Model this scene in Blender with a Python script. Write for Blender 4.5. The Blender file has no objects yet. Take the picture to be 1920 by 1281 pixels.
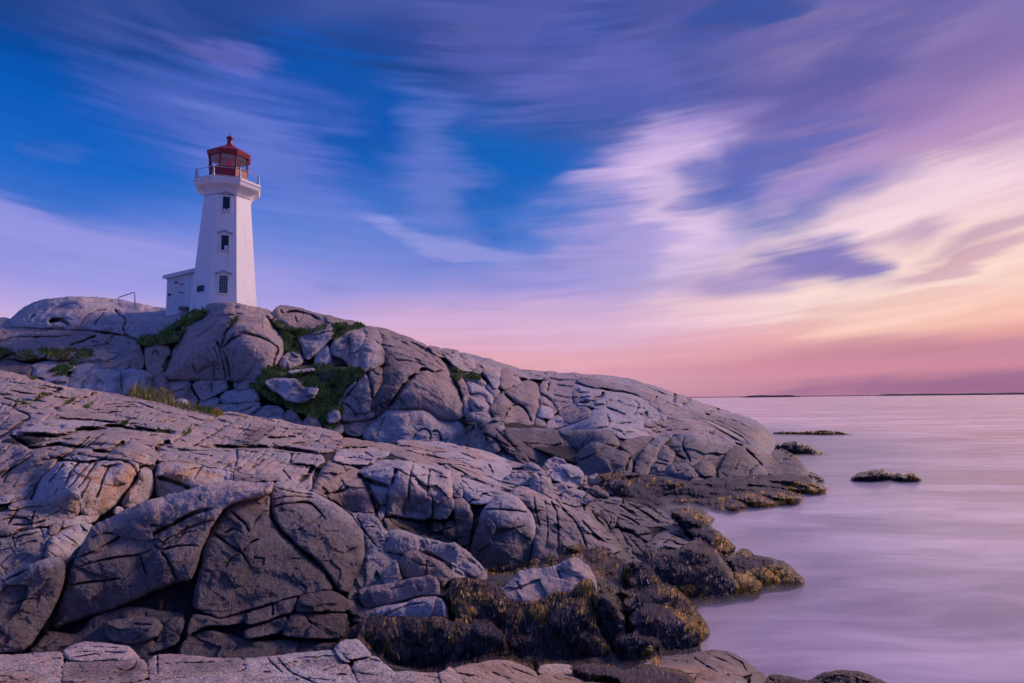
import bpy, math, random
import numpy as np
from mathutils import Matrix, Vector
random.seed(7); RNG = np.random.default_rng(7)
S = bpy.context.scene
COL = S.collection
R = math.radians

# ------------------------------------------------------------------ camera
FPX = 1200.0; CX, CY = 960.0, 640.5; EYE = 4.0
PITCH = math.atan((748.3 - CY) / FPX); ROLL = R(0.555)
_f = np.array([0, math.cos(PITCH), math.sin(PITCH)])
_r0 = np.array([1.0, 0, 0]); _u0 = np.array([0, -math.sin(PITCH), math.cos(PITCH)])
CR = math.cos(ROLL) * _r0 - math.sin(ROLL) * _u0
CU = math.sin(ROLL) * _r0 + math.cos(ROLL) * _u0
CAM = np.array([0, 0, EYE])
cd = bpy.data.cameras.new("camera"); cam = bpy.data.objects.new("camera", cd); COL.objects.link(cam)
cd.sensor_width = 36; cd.lens = 36 * FPX / 1920; cd.clip_start = 0.1; cd.clip_end = 60000
m = Matrix.Identity(4)
for i in range(3):
    m[i][0] = CR[i]; m[i][1] = CU[i]; m[i][2] = -_f[i]; m[i][3] = CAM[i]
cam.matrix_world = m
S.camera = cam
S.view_settings.view_transform = 'Standard'; S.view_settings.look = 'None'
S.view_settings.exposure = 0.0; S.view_settings.gamma = 1.0
S.cycles.use_denoising = True
S.cycles.max_bounces = 6; S.cycles.transparent_max_bounces = 24


def rays(u, v):
    u = np.asarray(u, float); v = np.asarray(v, float)
    x = (u - CX) / FPX; y = (CY - v) / FPX
    return _f + x[..., None] * CR + y[..., None] * CU


def P(u, v, d):
    return CAM + np.asarray(d, float)[..., None] * rays(u, v)


def water_d(u, v):
    return float(-EYE / rays(u, v)[2])


def lin(c):
    return tuple(((x / 255) / 12.92 if x / 255 <= 0.04045 else ((x / 255 + 0.055) / 1.055) ** 2.4) for x in c)


# ------------------------------------------------------------------ node helper
class NT:
    def __init__(s, tree):
        s.t = tree; s.n = tree.nodes; s.l = tree.links; s.n.clear()

    def new(s, typ, ins=None, **kw):
        n = s.n.new(typ)
        for k, v in kw.items():
            setattr(n, k, v)
        for k, v in (ins or {}).items():
            s.set(n, k, v)
        return n

    def set(s, n, k, v):
        if hasattr(v, 'is_output'):
            s.l.new(v, n.inputs[k])
        else:
            n.inputs[k].default_value = v

    def math(s, op, a, b=0.0, c=0.0, clamp=False):
        n = s.new('ShaderNodeMath', {0: a, 1: b, 2: c}, operation=op, use_clamp=clamp)
        return n.outputs[0]

    def mix(s, fac, a, b, blend='MIX'):
        n = s.new('ShaderNodeMix', data_type='RGBA', blend_type=blend)
        col = lambda v: v if hasattr(v, 'is_output') else (*v[:3], 1)
        s.set(n, 0, fac); s.set(n, 6, col(a)); s.set(n, 7, col(b))
        return n.outputs[2]

    def ramp(s, fac, stops, interp='LINEAR'):
        n = s.new('ShaderNodeValToRGB', {0: fac}); cr = n.color_ramp; cr.interpolation = interp
        while len(cr.elements) < len(stops):
            cr.elements.new(0.5)
        for e, (p, c) in zip(cr.elements, stops):
            e.position = p; e.color = (*c[:3], 1) if isinstance(c, (tuple, list)) else (c, c, c, 1)
        return n.outputs[0]

    def noise(s, vec, scale, detail=4, rough=0.55, dist=0.0, out=0):
        n = s.new('ShaderNodeTexNoise', {'Vector': vec, 'Scale': scale, 'Detail': detail, 'Roughness': rough, 'Distortion': dist})
        return n.outputs[out]

    def smooth(s, x, a, b):
        n = s.new('ShaderNodeMapRange', {0: x, 1: a, 2: b, 3: 0.0, 4: 1.0}, interpolation_type='SMOOTHSTEP')
        return n.outputs[0]


# ------------------------------------------------------------------ sky: sunset with long-exposure cloud streaks
W = bpy.data.worlds.new("World"); S.world = W; W.use_nodes = True
SUN_AZ, SUN_EL = 56.0, 30.0


def build_sky():
    t = NT(W.node_tree)
    tc = t.new('ShaderNodeTexCoord').outputs['Generated']
    xyz = t.new('ShaderNodeSeparateXYZ', {0: tc})
    x, y, z = xyz.outputs
    az = t.math('ARCTAN2', x, y); el = t.math('ARCSINE', z)
    U = t.math('MULTIPLY', az, FPX); V = t.math('MULTIPLY', el, FPX)
    # wind-drawn streaks: nearly level at the left and overhead, climbing to the right
    bow = t.math('MULTIPLY', t.math('ADD', t.math('MULTIPLY', t.math('MULTIPLY', U, U), 0.00008), t.math('MULTIPLY', U, 0.015)), t.math('SUBTRACT', 1.0, t.math('MULTIPLY', t.smooth(V, 380.0, 760.0), 0.75)))
    Q = t.math('SUBTRACT', V, bow)
    thin = t.math('ADD', 0.35, t.math('MULTIPLY', t.smooth(V, 0.0, 500.0), 0.65))
    sheet = lambda lu, lv, o: t.new('ShaderNodeCombineXYZ', {0: t.math('DIVIDE', U, lu), 1: t.math('DIVIDE', Q, lv), 2: o}).outputs[0]
    st1, st2, st3 = sheet(420.0, 170.0, 0.0), sheet(190.0, 62.0, 4.0), sheet(230.0, 17.0, 9.0)
    n1 = t.noise(st1, 1.0, 3, 0.42, 0.5); n2 = t.noise(st2, 1.0, 3, 0.42, 0.6); n3 = t.noise(st3, 1.0, 3, 0.5, 0.3)
    wc = t.noise(st2, 0.8, 3, 0.5, 0.5, out=1)
    wx = t.new('ShaderNodeSeparateColor', {0: wc})
    du = t.math('MULTIPLY', t.math('SUBTRACT', wx.outputs[0], 0.5), 220.0)
    dv = t.math('MULTIPLY', t.math('SUBTRACT', wx.outputs[1], 0.5), 64.0)
    fade = t.smooth(V, 20.0, 260.0)
    UW = t.math('ADD', U, t.math('MULTIPLY', du, fade)); VW = t.math('ADD', V, t.math('MULTIPLY', dv, fade))
    UV = t.new('ShaderNodeCombineXYZ', {0: UW, 1: VW, 2: 0.0}).outputs[0]
    # streaks in the plain colour coordinate too, so that the gradient itself is drawn out
    vs = t.math('ADD', V, t.math('MULTIPLY', t.math('MULTIPLY', t.math('SUBTRACT', n1, 0.5), 130.0), fade))
    h = t.math('DIVIDE', vs, 1000.0)
    left = t.ramp(h, [(0.0, lin((214, 176, 214))), (0.13, lin((206, 178, 222))), (0.2, lin((160, 155, 228))), (0.3, lin((88, 124, 214))), (0.36, lin((24, 100, 198))), (0.45, lin((4, 88, 184))), (0.58, lin((2, 58, 132))), (0.95, lin((88, 104, 186)))])
    mid = t.ramp(h, [(0.0, lin((204, 148, 172))), (0.07, lin((226, 166, 182))), (0.13, lin((214, 172, 208))), (0.2, lin((160, 150, 216))), (0.3, lin((84, 124, 208))), (0.42, lin((22, 98, 190))), (0.52, lin((22, 78, 158))), (0.62, lin((44, 70, 144))), (0.95, lin((88, 104, 186)))])
    right = t.ramp(h, [(0.0, lin((184, 122, 148))), (0.05, lin((204, 136, 156))), (0.1, lin((234, 166, 160))), (0.16, lin((246, 202, 186))), (0.25, lin((248, 216, 212))), (0.34, lin((228, 190, 214))), (0.42, lin((180, 140, 188))), (0.52, lin((118, 102, 168))), (0.95, lin((88, 104, 186)))])
    behind = t.ramp(h, [(0.0, lin((46, 88, 172))), (0.2, lin((44, 100, 202))), (0.6, lin((54, 104, 206))), (0.95, lin((82, 104, 192)))])
    a1 = t.smooth(U, -760.0, -40.0); a2 = t.smooth(U, 40.0, 760.0)
    base = t.mix(a2, t.mix(a1, left, mid), right)
    absU = t.math('ABSOLUTE', U)
    base = t.mix(t.smooth(absU, 1750.0, 3000.0), base, behind)
    # thin lavender veil
    veil = t.math('MULTIPLY', t.smooth(n1, 0.50, 0.74), fade)
    tint = t.mix(t.smooth(U, -500.0, 700.0), lin((98, 112, 190)), lin((222, 186, 214)))
    base = t.mix(t.math('MULTIPLY', veil, 0.22), base, tint)
    dark = t.math('MULTIPLY', t.smooth(n2, 0.55, 0.8), fade)
    base = t.mix(t.math('MULTIPLY', dark, 0.2), base, lin((58, 72, 146)))

    def px2(u, v):
        d = rays(u, v); d = d / np.linalg.norm(d)
        return math.atan2(d[0], d[1]) * FPX, math.asin(d[2]) * FPX

    col = base
    for (u, v, rx, ry, ang, c, k, soft) in SKY_BLOBS:
        a, b = px2(u, v)
        # TEXTURE mapping scales first and rotates last, i.e. an ellipse turned about its centre
        mpn = t.new('ShaderNodeMapping', {'Vector': UV, 'Location': (a, b, 0), 'Rotation': (0, 0, R(ang)), 'Scale': (rx, ry, 1)}, vector_type='TEXTURE')
        g = t.new('ShaderNodeTexGradient', {0: mpn.outputs[0]}, gradient_type='SPHERICAL').outputs[1]
        nn = t.math('ADD', t.math('MULTIPLY', t.math('SUBTRACT', n2, 0.5), 0.8), t.math('MULTIPLY', t.math('SUBTRACT', n3, 0.5), 1.0))
        g = t.math('MULTIPLY_ADD', nn, t.math('MINIMUM', t.math('MULTIPLY', g, 3.0), 1.0), g)
        fac = t.math('MULTIPLY', t.smooth(g, 0.0, soft), k)
        col = t.mix(fac, col, lin(c))
    # fine drawn-out texture
    fine = t.math('ADD', 1.0, t.math('MULTIPLY', t.math('SUBTRACT', n3, 0.5), 0.22))
    col = t.new('ShaderNodeVectorMath', {0: col, 3: fine}, operation='SCALE').outputs[0]
    sky = t.new('ShaderNodeTexSky', sky_type='NISHITA', sun_disc=False, sun_elevation=R(SUN_EL), sun_rotation=R(SUN_AZ))
    col = t.new('ShaderNodeVectorMath', {0: sky.outputs[0], 1: (0.0015, 0.0015, 0.002), 2: col}, operation='MULTIPLY_ADD').outputs[0]
    bg = t.new('ShaderNodeBackground', {'Color': col, 'Strength': 1.0})
    out = t.new('ShaderNodeOutputWorld', {0: bg.outputs[0]})


# centre px, radii px, turn (counter-clockwise, degrees), colour, strength, softness
SKY_BLOBS = [
    (620, 210, 300, 180, 0, (2, 86, 182), 0.7, 0.7), (930, 310, 170, 210, 0, (8, 96, 186), 0.75, 1.0), (100, 350, 300, 70, 0, (22, 100, 196), 0.6, 0.7),
    (400, 210, 300, 140, -8, (84, 104, 194), 0.6, 0.8), (430, 105, 150, 34, 2, (112, 110, 192), 0.55, 0.7), (540, 330, 260, 130, -22, (112, 126, 212), 0.6, 0.8),
    (640, 460, 420, 100, -6, (108, 132, 214), 0.5, 0.8), (80, 272, 60, 20, 0, (80, 110, 196), 0.35, 1.0),
    (140, 470, 520, 80, -9, (154, 152, 226), 0.7, 0.8), (60, 412, 260, 36, -5, (150, 148, 222), 0.5, 0.7),
    (820, 330, 110, 220, 16, (120, 130, 210), 0.55, 1.0), (830, 455, 230, 26, -14, (164, 162, 226), 0.5, 0.7),
    (960, 80, 240, 190, 0, (92, 98, 178), 0.6, 0.8), (1160, 130, 330, 120, 4, (104, 106, 186), 0.65, 0.8), (1130, 185, 150, 40, 0, (70, 90, 174), 0.45, 0.7),
    (1390, 20, 220, 46, 10, (40, 76, 154), 0.75, 0.7), (1080, 70, 160, 40, 12, (50, 80, 160), 0.5, 0.7),
    (1750, 140, 360, 170, 8, (124, 108, 170), 0.6, 0.9), (1560, 140, 190, 120, 10, (92, 90, 164), 0.75, 0.8), (1660, 60, 210, 54, 10, (86, 88, 160), 0.5, 0.7), (1800, 260, 260, 80, 12, (170, 134, 184), 0.6, 0.8), (1640, 215, 150, 60, 8, (150, 120, 180), 0.5, 0.8),
    (1200, 410, 260, 100, 6, (178, 158, 216), 0.65, 0.8), (1150, 480, 320, 56, 8, (172, 156, 216), 0.6, 0.8),
    (1690, 400, 320, 90, 16, (244, 214, 224), 0.8, 0.8), (1450, 565, 340, 60, 6, (242, 206, 212), 0.75, 0.8), (1700, 525, 300, 100, 8, (248, 218, 208), 0.85, 0.8),
    (1240, 292, 200, 90, 6, (206, 178, 228), 0.85, 0.9), (1290, 400, 110, 160, 8, (228, 198, 230), 0.9, 0.9),
    (1410, 345, 200, 96, 4, (80, 102, 184), 0.9, 1.0), (1500, 385, 230, 40, 14, (92, 108, 186), 0.7, 0.9), (1460, 285, 190, 60, 6, (92, 100, 180), 0.7, 0.7), (1340, 226, 150, 30, 4, (152, 132, 200), 0.5, 0.7),
    (1545, 332, 230, 26, 18, (170, 142, 204), 0.6, 1.0),
    (1545, 490, 140, 60, -14, (118, 112, 182), 0.95, 0.9), (1470, 520, 190, 36, 4, (142, 126, 194), 0.7, 0.7), (1590, 508, 100, 22, 4, (130, 118, 182), 0.6, 0.9),
    (1720, 438, 110, 28, 10, (158, 118, 170), 0.6, 1.0), (1880, 430, 150, 34, 18, (166, 122, 168), 0.6, 1.0), (1840, 482, 170, 18, 14, (192, 142, 172), 0.6, 0.6), (1700, 560, 160, 14, 8, (226, 180, 180), 0.5, 0.6),
    (1820, 585, 340, 56, 4, (246, 196, 178), 0.6, 0.8), (1780, 655, 420, 40, 1, (188, 126, 150), 0.75, 0.8), (1850, 722, 420, 34, 1, (138, 94, 140), 0.75, 0.8), (1500, 690, 460, 20, 0, (206, 136, 158), 0.5, 0.7),
    (1050, 605, 340, 70, -5, (218, 180, 212), 0.5, 0.8),
]
build_sky()

sl = bpy.data.lights.new("sun", 'SUN'); so = bpy.data.objects.new("sun", sl); COL.objects.link(so)
sl.energy = 3.2; sl.angle = R(16); sl.color = (1.0, 0.66, 0.58)
_sd = Vector((math.sin(R(SUN_AZ)) * math.cos(R(SUN_EL)), math.cos(R(SUN_AZ)) * math.cos(R(SUN_EL)), math.sin(R(SUN_EL))))
so.rotation_euler = _sd.to_track_quat('Z', 'Y').to_euler(); so.location = (60, 40, 60)

# ------------------------------------------------------------------ small tools
def tag(o, label=None, cat=None, group=None, kind=None):
    if label: o['label'] = label
    if cat: o['category'] = cat
    if group: o['group'] = group
    if kind: o['kind'] = kind
    return o


def link(name, me, mat=None, parent=None):
    o = bpy.data.objects.new(name, me); COL.objects.link(o)
    if mat is not None:
        for mm in (mat if isinstance(mat, (list, tuple)) else [mat]):
            me.materials.append(mm)
    if parent is not None:
        o.parent = parent
    return o


def empty(name, loc=(0, 0, 0), rz=0):
    o = bpy.data.objects.new(name, None); COL.objects.link(o)
    o.location = loc; o.rotation_euler = (0, 0, rz); o.empty_display_size = 0.3
    return o


def np_mesh(name, verts, faces, attrs=None, smooth=True, midx=None):
    """faces: list of int arrays (n,3) or (n,4)"""
    me = bpy.data.meshes.new(name)
    verts = np.asarray(verts, np.float32)
    me.vertices.add(len(verts)); me.vertices.foreach_set('co', verts.ravel())
    loops = np.concatenate([f.ravel() for f in faces]).astype(np.int32)
    sizes = np.concatenate([np.full(len(f), f.shape[1]) for f in faces]).astype(np.int32)
    starts = np.concatenate([[0], np.cumsum(sizes)[:-1]]).astype(np.int32)
    me.loops.add(len(loops)); me.loops.foreach_set('vertex_index', loops)
    me.polygons.add(len(sizes)); me.polygons.foreach_set('loop_start', starts)
    if midx is not None:
        me.polygons.foreach_set('material_index', np.asarray(midx, np.int32))
    me.polygons.foreach_set('use_smooth', np.full(len(sizes), smooth))
    for k, a in (attrs or {}).items():
        at = me.attributes.new(k, 'FLOAT', 'POINT'); at.data.foreach_set('value', np.asarray(a, np.float32))
    me.update(calc_edges=True); me.validate()
    return me


def _hash(ix, iy, iz, seed):
    h = (ix.astype(np.int64) * 374761393 + iy.astype(np.int64) * 668265263 + iz.astype(np.int64) * 2147483647 + seed * 974634221) & 0xFFFFFFFF
    h = ((h ^ (h >> 13)) * 1274126177) & 0xFFFFFFFF
    h = ((h ^ (h >> 16)) * 2246822519) & 0xFFFFFFFF
    return h ^ (h >> 15)


def pnoise(p, seed=0):
    i = np.floor(p).astype(np.int64); f = p - i
    w = f * f * f * (f * (f * 6 - 15) + 10)
    out = 0.0
    for dx in (0, 1):
        for dy in (0, 1):
            for dz in (0, 1):
                h = _hash(i[:, 0] + dx, i[:, 1] + dy, i[:, 2] + dz, seed)
                g = np.stack([(h & 1023) / 511.5 - 1, ((h >> 10) & 1023) / 511.5 - 1, ((h >> 20) & 1023) / 511.5 - 1], 1)
                dot = ((f - np.array([dx, dy, dz])) * g).sum(1)
                wt = (w[:, 0] if dx else 1 - w[:, 0]) * (w[:, 1] if dy else 1 - w[:, 1]) * (w[:, 2] if dz else 1 - w[:, 2])
                out = out + dot * wt
    return out


def fbm(p, octs=3, seed=0):
    a, s = 0.0, 1.0
    for k in range(octs):
        a = a + s * pnoise(p * 2 ** k + 17.3 * k, seed + k); s *= 0.5
    return a


def cell_edge(p, seed=0, facet=False):
    """F2-F1 of jittered cells; with facet also a random tilt plane inside each cell"""
    i = np.floor(p).astype(np.int64)
    d1 = np.full(len(p), 9.0); d2 = np.full(len(p), 9.0); tl = np.zeros(len(p))
    for dx in (-1, 0, 1):
        for dy in (-1, 0, 1):
            for dz in (-1, 0, 1):
                c = i + np.array([dx, dy, dz]); h = _hash(c[:, 0], c[:, 1], c[:, 2], seed)
                q = c + np.stack([(h & 1023) / 1023, ((h >> 10) & 1023) / 1023, ((h >> 20) & 1023) / 1023], 1)
                o = p - q; d = np.sqrt((o ** 2).sum(1))
                if facet:
                    g = _hash(c[:, 0], c[:, 1], c[:, 2], seed + 77)
                    tn = (o * np.stack([(g & 1023) / 511.5 - 1, ((g >> 10) & 1023) / 511.5 - 1, ((g >> 20) & 1023) / 511.5 - 1], 1)).sum(1)
                    tn = tn + 0.35 * (((g >> 5) & 255) / 127.5 - 1)
                    tl = np.where(d < d1, tn, tl)
                n1 = np.minimum(d1, d); d2 = np.minimum(np.maximum(d1, d), d2); d1 = n1
    return (d2 - d1, tl) if facet else d2 - d1


# ------------------------------------------------------------------ outlines
def pts(s):
    return np.array([[float(c) for c in q.split(',')] for q in s.split()])


def chaikin(p, n=2, closed=True, cut=0.22):
    for _ in range(n):
        q = np.roll(p, -1, 0) if closed else p[1:]
        b = p if closed else p[:-1]
        a1 = b * (1 - cut) + q * cut; a2 = b * cut + q * (1 - cut)
        o = np.empty((len(a1) * 2, 2)); o[0::2] = a1; o[1::2] = a2
        p = o if closed else np.vstack([p[:1], o, p[-1:]])
    return p


def densify(p, step, closed=True):
    q = np.vstack([p, p[:1]]) if closed else p
    out = []
    for a, b in zip(q[:-1], q[1:]):
        n = max(1, int(np.hypot(*(b - a)) / step))
        out.append(a + (b - a) * (np.arange(n) / n)[:, None])
    if not closed:
        out.append(q[-1:])
    return np.vstack(out)


def wobble(p, amp, freq, seed):
    z = np.zeros((len(p), 1))
    q = np.hstack([p * freq, z + seed * 3.1])
    return p + amp * np.stack([fbm(q, 2, 5), fbm(q + 50.7, 2, 9)], 1)


def seg_dist(pt, a, b):
    """pt (n,2), segs a,b (m,2) -> min distance, nearest point"""
    best = np.full(len(pt), 1e9); near = np.zeros((len(pt), 2)); tpar = np.zeros(len(pt))
    ab = b - a; L = (ab ** 2).sum(1) + 1e-9
    for k in range(len(a)):
        t = np.clip(((pt - a[k]) @ ab[k]) / L[k], 0, 1)
        q = a[k] + t[:, None] * ab[k]
        d = ((pt - q) ** 2).sum(1)
        m = d < best
        best[m] = d[m]; near[m] = q[m]; tpar[m] = k + t[m]
    return np.sqrt(best), near, tpar / len(a)


def inside(pt, poly):
    x, y = pt[:, 0], pt[:, 1]; c = np.zeros(len(pt), bool)
    q = np.roll(poly, -1, 0)
    for (x0, y0), (x1, y1) in zip(poly, q):
        if y0 == y1:
            continue
        m = (y0 > y) != (y1 > y)
        c ^= m & (x < (x1 - x0) * (y - y0) / (y1 - y0) + x0)
    return c


def sdf(pt, poly):
    d, near, _ = seg_dist(pt, poly, np.roll(poly, -1, 0))
    return np.where(inside(pt, poly), d, -d), near


# ------------------------------------------------------------------ depth fields: each rock mass is a smooth slope through points of known distance
class Field:
    def __init__(s, txt):
        c = []
        for q in txt.split():
            u, v, d = q.split(',')
            u, v = float(u), float(v)
            c.append((u, v, math.log(water_d(u, v) if d == 'w' else float(d))))
        c = np.array(c); s.x = c[:, :2] / 500; n = len(c)
        K = s.k(s.x, s.x) + np.eye(n) * 2e-3
        A = np.zeros((n + 3, n + 3)); A[:n, :n] = K; A[:n, n] = 1; A[:n, n + 1:] = s.x; A[n, :n] = 1; A[n + 1:, :n] = s.x.T
        s.w = np.linalg.solve(A, np.concatenate([c[:, 2], [0, 0, 0]]))

    @staticmethod
    def k(a, b):
        r2 = ((a[:, None] - b[None]) ** 2).sum(2)
        return 0.5 * r2 * np.log(r2 + 1e-12)

    def __call__(s, pt):
        out = np.empty(len(pt))
        for i in range(0, len(pt), 20000):
            x = pt[i:i + 20000] / 500
            out[i:i + 20000] = s.k(x, s.x) @ s.w[:-3] + s.w[-3] + x @ s.w[-2:]
        return np.exp(out)


GW, GH = 960, 650                      # where the rock surface lies, for plants that grow on it
SURF = np.full((GH, GW), 1e9)


def surf_put(pt, d):
    i = np.clip((pt[:, 0] / 2).astype(int), 0, GW - 1); j = np.clip((pt[:, 1] / 2).astype(int), 0, GH - 1)
    np.minimum.at(SURF, (j, i), d)


def surf_get(u, v):
    x = np.clip(np.asarray(u, float) / 2 - 0.5, 0, GW - 1.001); y = np.clip(np.asarray(v, float) / 2 - 0.5, 0, GH - 1.001)
    i = x.astype(int); j = y.astype(int); a = x - i; b = y - j
    q = np.stack([SURF[j, i], SURF[j, i + 1], SURF[j + 1, i], SURF[j + 1, i + 1]])
    bl = q[0] * (1 - a) * (1 - b) + q[1] * a * (1 - b) + q[2] * (1 - a) * b + q[3] * a * b
    return np.where(q.max(0) < q.min(0) * 1.06, bl, q.min(0))


FIELDS = {}
CRACKS = {}


def add_cracks(layer, txt):
    for line in txt.strip().splitlines():
        line = line.split('#')[0].strip()
        if not line:
            continue
        head, *rest = line.split(' ')
        w, d = {'D': (4.2, 26.0), 'm': (2.0, 13.0), 't': (1.5, 7.0), 's': (4.0, 4.0)}[head]
        p = densify(chaikin(pts(' '.join(rest)), 2, False), 5, False)
        p = wobble(p, 1.5, 0.06, len(CRACKS.get(layer, [])))
        CRACKS.setdefault(layer, []).append((p, w, d, p.min(0) - 40, p.max(0) + 40))


_count = 0


def rock(name, layer, poly, off=0.0, w=14.0, r=0.9, bulge=0.0, rough=1.0, mat='granite', parent=None,
         back=60.0, step=None, joints=0.65, stain=0.0, warm=0.0, tint=None, aniso=None, soft=1, own_d=None, facet=0.42, grow=0.5, stand=0.0):
    """A block of granite: traced outline, rounded rim, joints and cracks, thickness behind."""
    global _count
    _count += 1; seed = _count
    if layer == 'C' and mat != 'weed_rock':
        grow, r = 1.5, r * 0.75
    step = step or (1.6 if layer == 'C' else 1.3)
    w = w * 0.72
    raw = pts(poly) if isinstance(poly, str) else poly
    p = densify(chaikin(raw, soft, True, 0.2), 4)
    p = wobble(wobble(p, 2.4, 0.045, seed), 1.3, 0.16, seed + 50)
    # grow slightly so that neighbours meet in a groove
    nrm = np.roll(p, -1, 0) - np.roll(p, 1, 0); nrm = np.stack([nrm[:, 1], -nrm[:, 0]], 1)
    nrm /= np.linalg.norm(nrm, axis=1)[:, None] + 1e-9
    area = 0.5 * np.sum(p[:, 0] * np.roll(p[:, 1], -1) - np.roll(p[:, 0], -1) * p[:, 1])
    p = p + nrm * (grow if area > 0 else -grow)
    lo = p.min(0) - step; hi = p.max(0) + step
    nx = int((hi[0] - lo[0]) / step) + 2; ny = int((hi[1] - lo[1]) / step) + 2
    gx, gy = np.meshgrid(lo[0] + np.arange(nx) * step, lo[1] + np.arange(ny) * step)
    g = np.stack([gx.ravel(), gy.ravel()], 1)
    sd, near = sdf(g, p)
    ins = (sd > 0).reshape(ny, nx)
    cell = ins[:-1, :-1] | ins[1:, :-1] | ins[:-1, 1:] | ins[1:, 1:]
    used = np.zeros((ny, nx), bool)
    used[:-1, :-1] |= cell; used[1:, :-1] |= cell; used[:-1, 1:] |= cell; used[1:, 1:] |= cell
    uf = used.ravel()
    g = np.where((sd < 0.25 * step)[:, None], near, g)
    idx = -np.ones(nx * ny, np.int64); idx[uf] = np.arange(uf.sum())
    pt = g[uf]; e = np.clip(sd[uf], 0, None); e[sd[uf] < 0.25 * step] = 0
    idx2 = idx.reshape(ny, nx)
    jj, ii = np.nonzero(cell)
    quads = np.stack([idx2[jj, ii], idx2[jj + 1, ii], idx2[jj + 1, ii + 1], idx2[jj, ii + 1]], 1)
    F = FIELDS[layer]
    d0 = F(pt) if own_d is None else np.full(len(pt), own_d)
    if stand:                                    # a boulder standing on the slope: its face is steeper than the ground it rests on
        foot = np.array([[p[:, 0].mean(), p[:, 1].min() + 0.88 * (p[:, 1].max() - p[:, 1].min())]])
        df = float(F(foot)[0]) if own_d is None else own_d
        d0 = d0 * (1 - stand) + df * stand
    base = P(pt[:, 0], pt[:, 1], d0)
    s = (d0 / FPX)
    gx_ = (np.log(F(pt + [2.0, 0])) - np.log(F(pt))) * 0.5 * FPX; gy_ = (np.log(F(pt + [0, 2.0])) - np.log(F(pt))) * 0.5 * FPX if own_d is None else 0 * d0
    graze = np.clip(np.sqrt(1 + (gx_ ** 2 + gy_ ** 2) * (1 - stand) ** 2), 1, {'C': 2.0, 'B': 2.7, 'F': 2.2, 'A': 1.8}[layer])       # surfaces seen at a slant need deeper relief along the view
    q = base / np.median(s)[None]                     # metres -> about pixels at this distance
    # rounded rim, its width varying along the edge
    n0 = fbm(q / 45.0, 2, 31)
    ww = w * (1 + 0.9 * np.clip(n0, -0.7, 0.8))
    upper = np.clip((pt[:, 1] - near[uf][:, 1]) / (e + 0.5), -1, 1)          # top edges are worn rounder than the undersides
    ww = ww * (1 + 0.55 * upper)
    k = np.clip(e / ww, 0, 1)
    rim = -r * ww * (1 - np.sqrt(np.clip(1 - (1 - k) ** 2, 0, 1)))
    h = off + rim
    blg = 0.0
    if bulge:
        em = max(e.max(), 1.0); kk = np.clip(e / em, 0, 1)
        blg = bulge * (1 - (1 - kk) ** 2); h = h + blg
    # body: broad undulation, facets, grain
    h = h + rough * (7.0 * fbm(q / 110.0, 2, 3) + 2.6 * fbm(q / 38.0, 2, 11) + 1.5 * fbm(q / 12.0, 2, 21) + 0.75 * fbm(q / 4.5, 2, 41))
    # flat fracture facets meeting in edges
    qa = np.stack([fbm(q / 75.0 + 3.1, 1, 201), fbm(q / 75.0 + 9.2, 1, 202), fbm(q / 52.0 + 5.5, 1, 203)], 1)
    h = h + rough * (9.0 * (np.abs(qa[:, 0]) + np.abs(qa[:, 1])) + 5.0 * np.abs(qa[:, 2]) - 4.0)
    if mat == 'weed_rock':                       # cushions and tresses of weed
        z1 = np.stack([pt[:, 0] / 15.0, pt[:, 1] / 24.0, np.full(len(pt), seed * .7)], 1)
        h = h + 7.0 * fbm(z1, 2, 231) + 4.5 * np.abs(fbm(z1 * 2.3, 2, 241)) + 1.6 * fbm(z1 * np.array([6.0, 2.5, 1.0]), 2, 251)
    # natural joints
    if joints:
        if aniso is not None:
            ca, sa = math.cos(R(aniso)), math.sin(R(aniso))
            a1 = (pt[:, 0] * ca - pt[:, 1] * sa); a2 = (pt[:, 0] * sa + pt[:, 1] * ca)
            jq = np.stack([a1 / 120.0, a2 / 17.0, np.full(len(pt), seed * 0.37)], 1)
            jq = jq + 0.25 * np.stack([fbm(q / 60, 2, 61), fbm(q / 60, 2, 71), 0 * a1], 1)
        else:
            jq = q / 62.0 + 0.26 * np.stack([fbm(q / 70, 2, 61), fbm(q / 70, 2, 71), fbm(q / 70, 2, 81)], 1)
        ce, tl = cell_edge(jq, 100 + seed % 7, True)
        h = h + facet * (13.0 if aniso is None else 4.0) * tl * np.clip(e / 12.0, 0, 1)
        if aniso is None:
            _, tl2 = cell_edge(q / 25.0 + 0.2 * np.stack([fbm(q / 30, 2, 62), fbm(q / 30, 2, 72), fbm(q / 30, 2, 82)], 1), 300 + seed % 5, True)
            h = h + facet * 3.2 * tl2 * np.clip(e / 8.0, 0, 1) * np.clip(fbm(q / 90.0, 2, 95) * 2.5 + 0.6, 0, 1)
        wj = 0.035 if aniso is None else 0.07
        msk = np.clip(fbm(q / 80.0, 2, 91) * 2.2 + 0.55, 0, 1)
        h = h - joints * msk * ({'C': 2.6, 'B': 3.6, 'F': 2.6, 'A': 3.0}[layer] * np.clip(1 - ce / wj, 0, 1) ** 0.8 + 0.8 * np.clip(1 - ce / (wj * 4), 0, 1) ** 2)
    lo2, hi2 = p.min(0), p.max(0)
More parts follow.
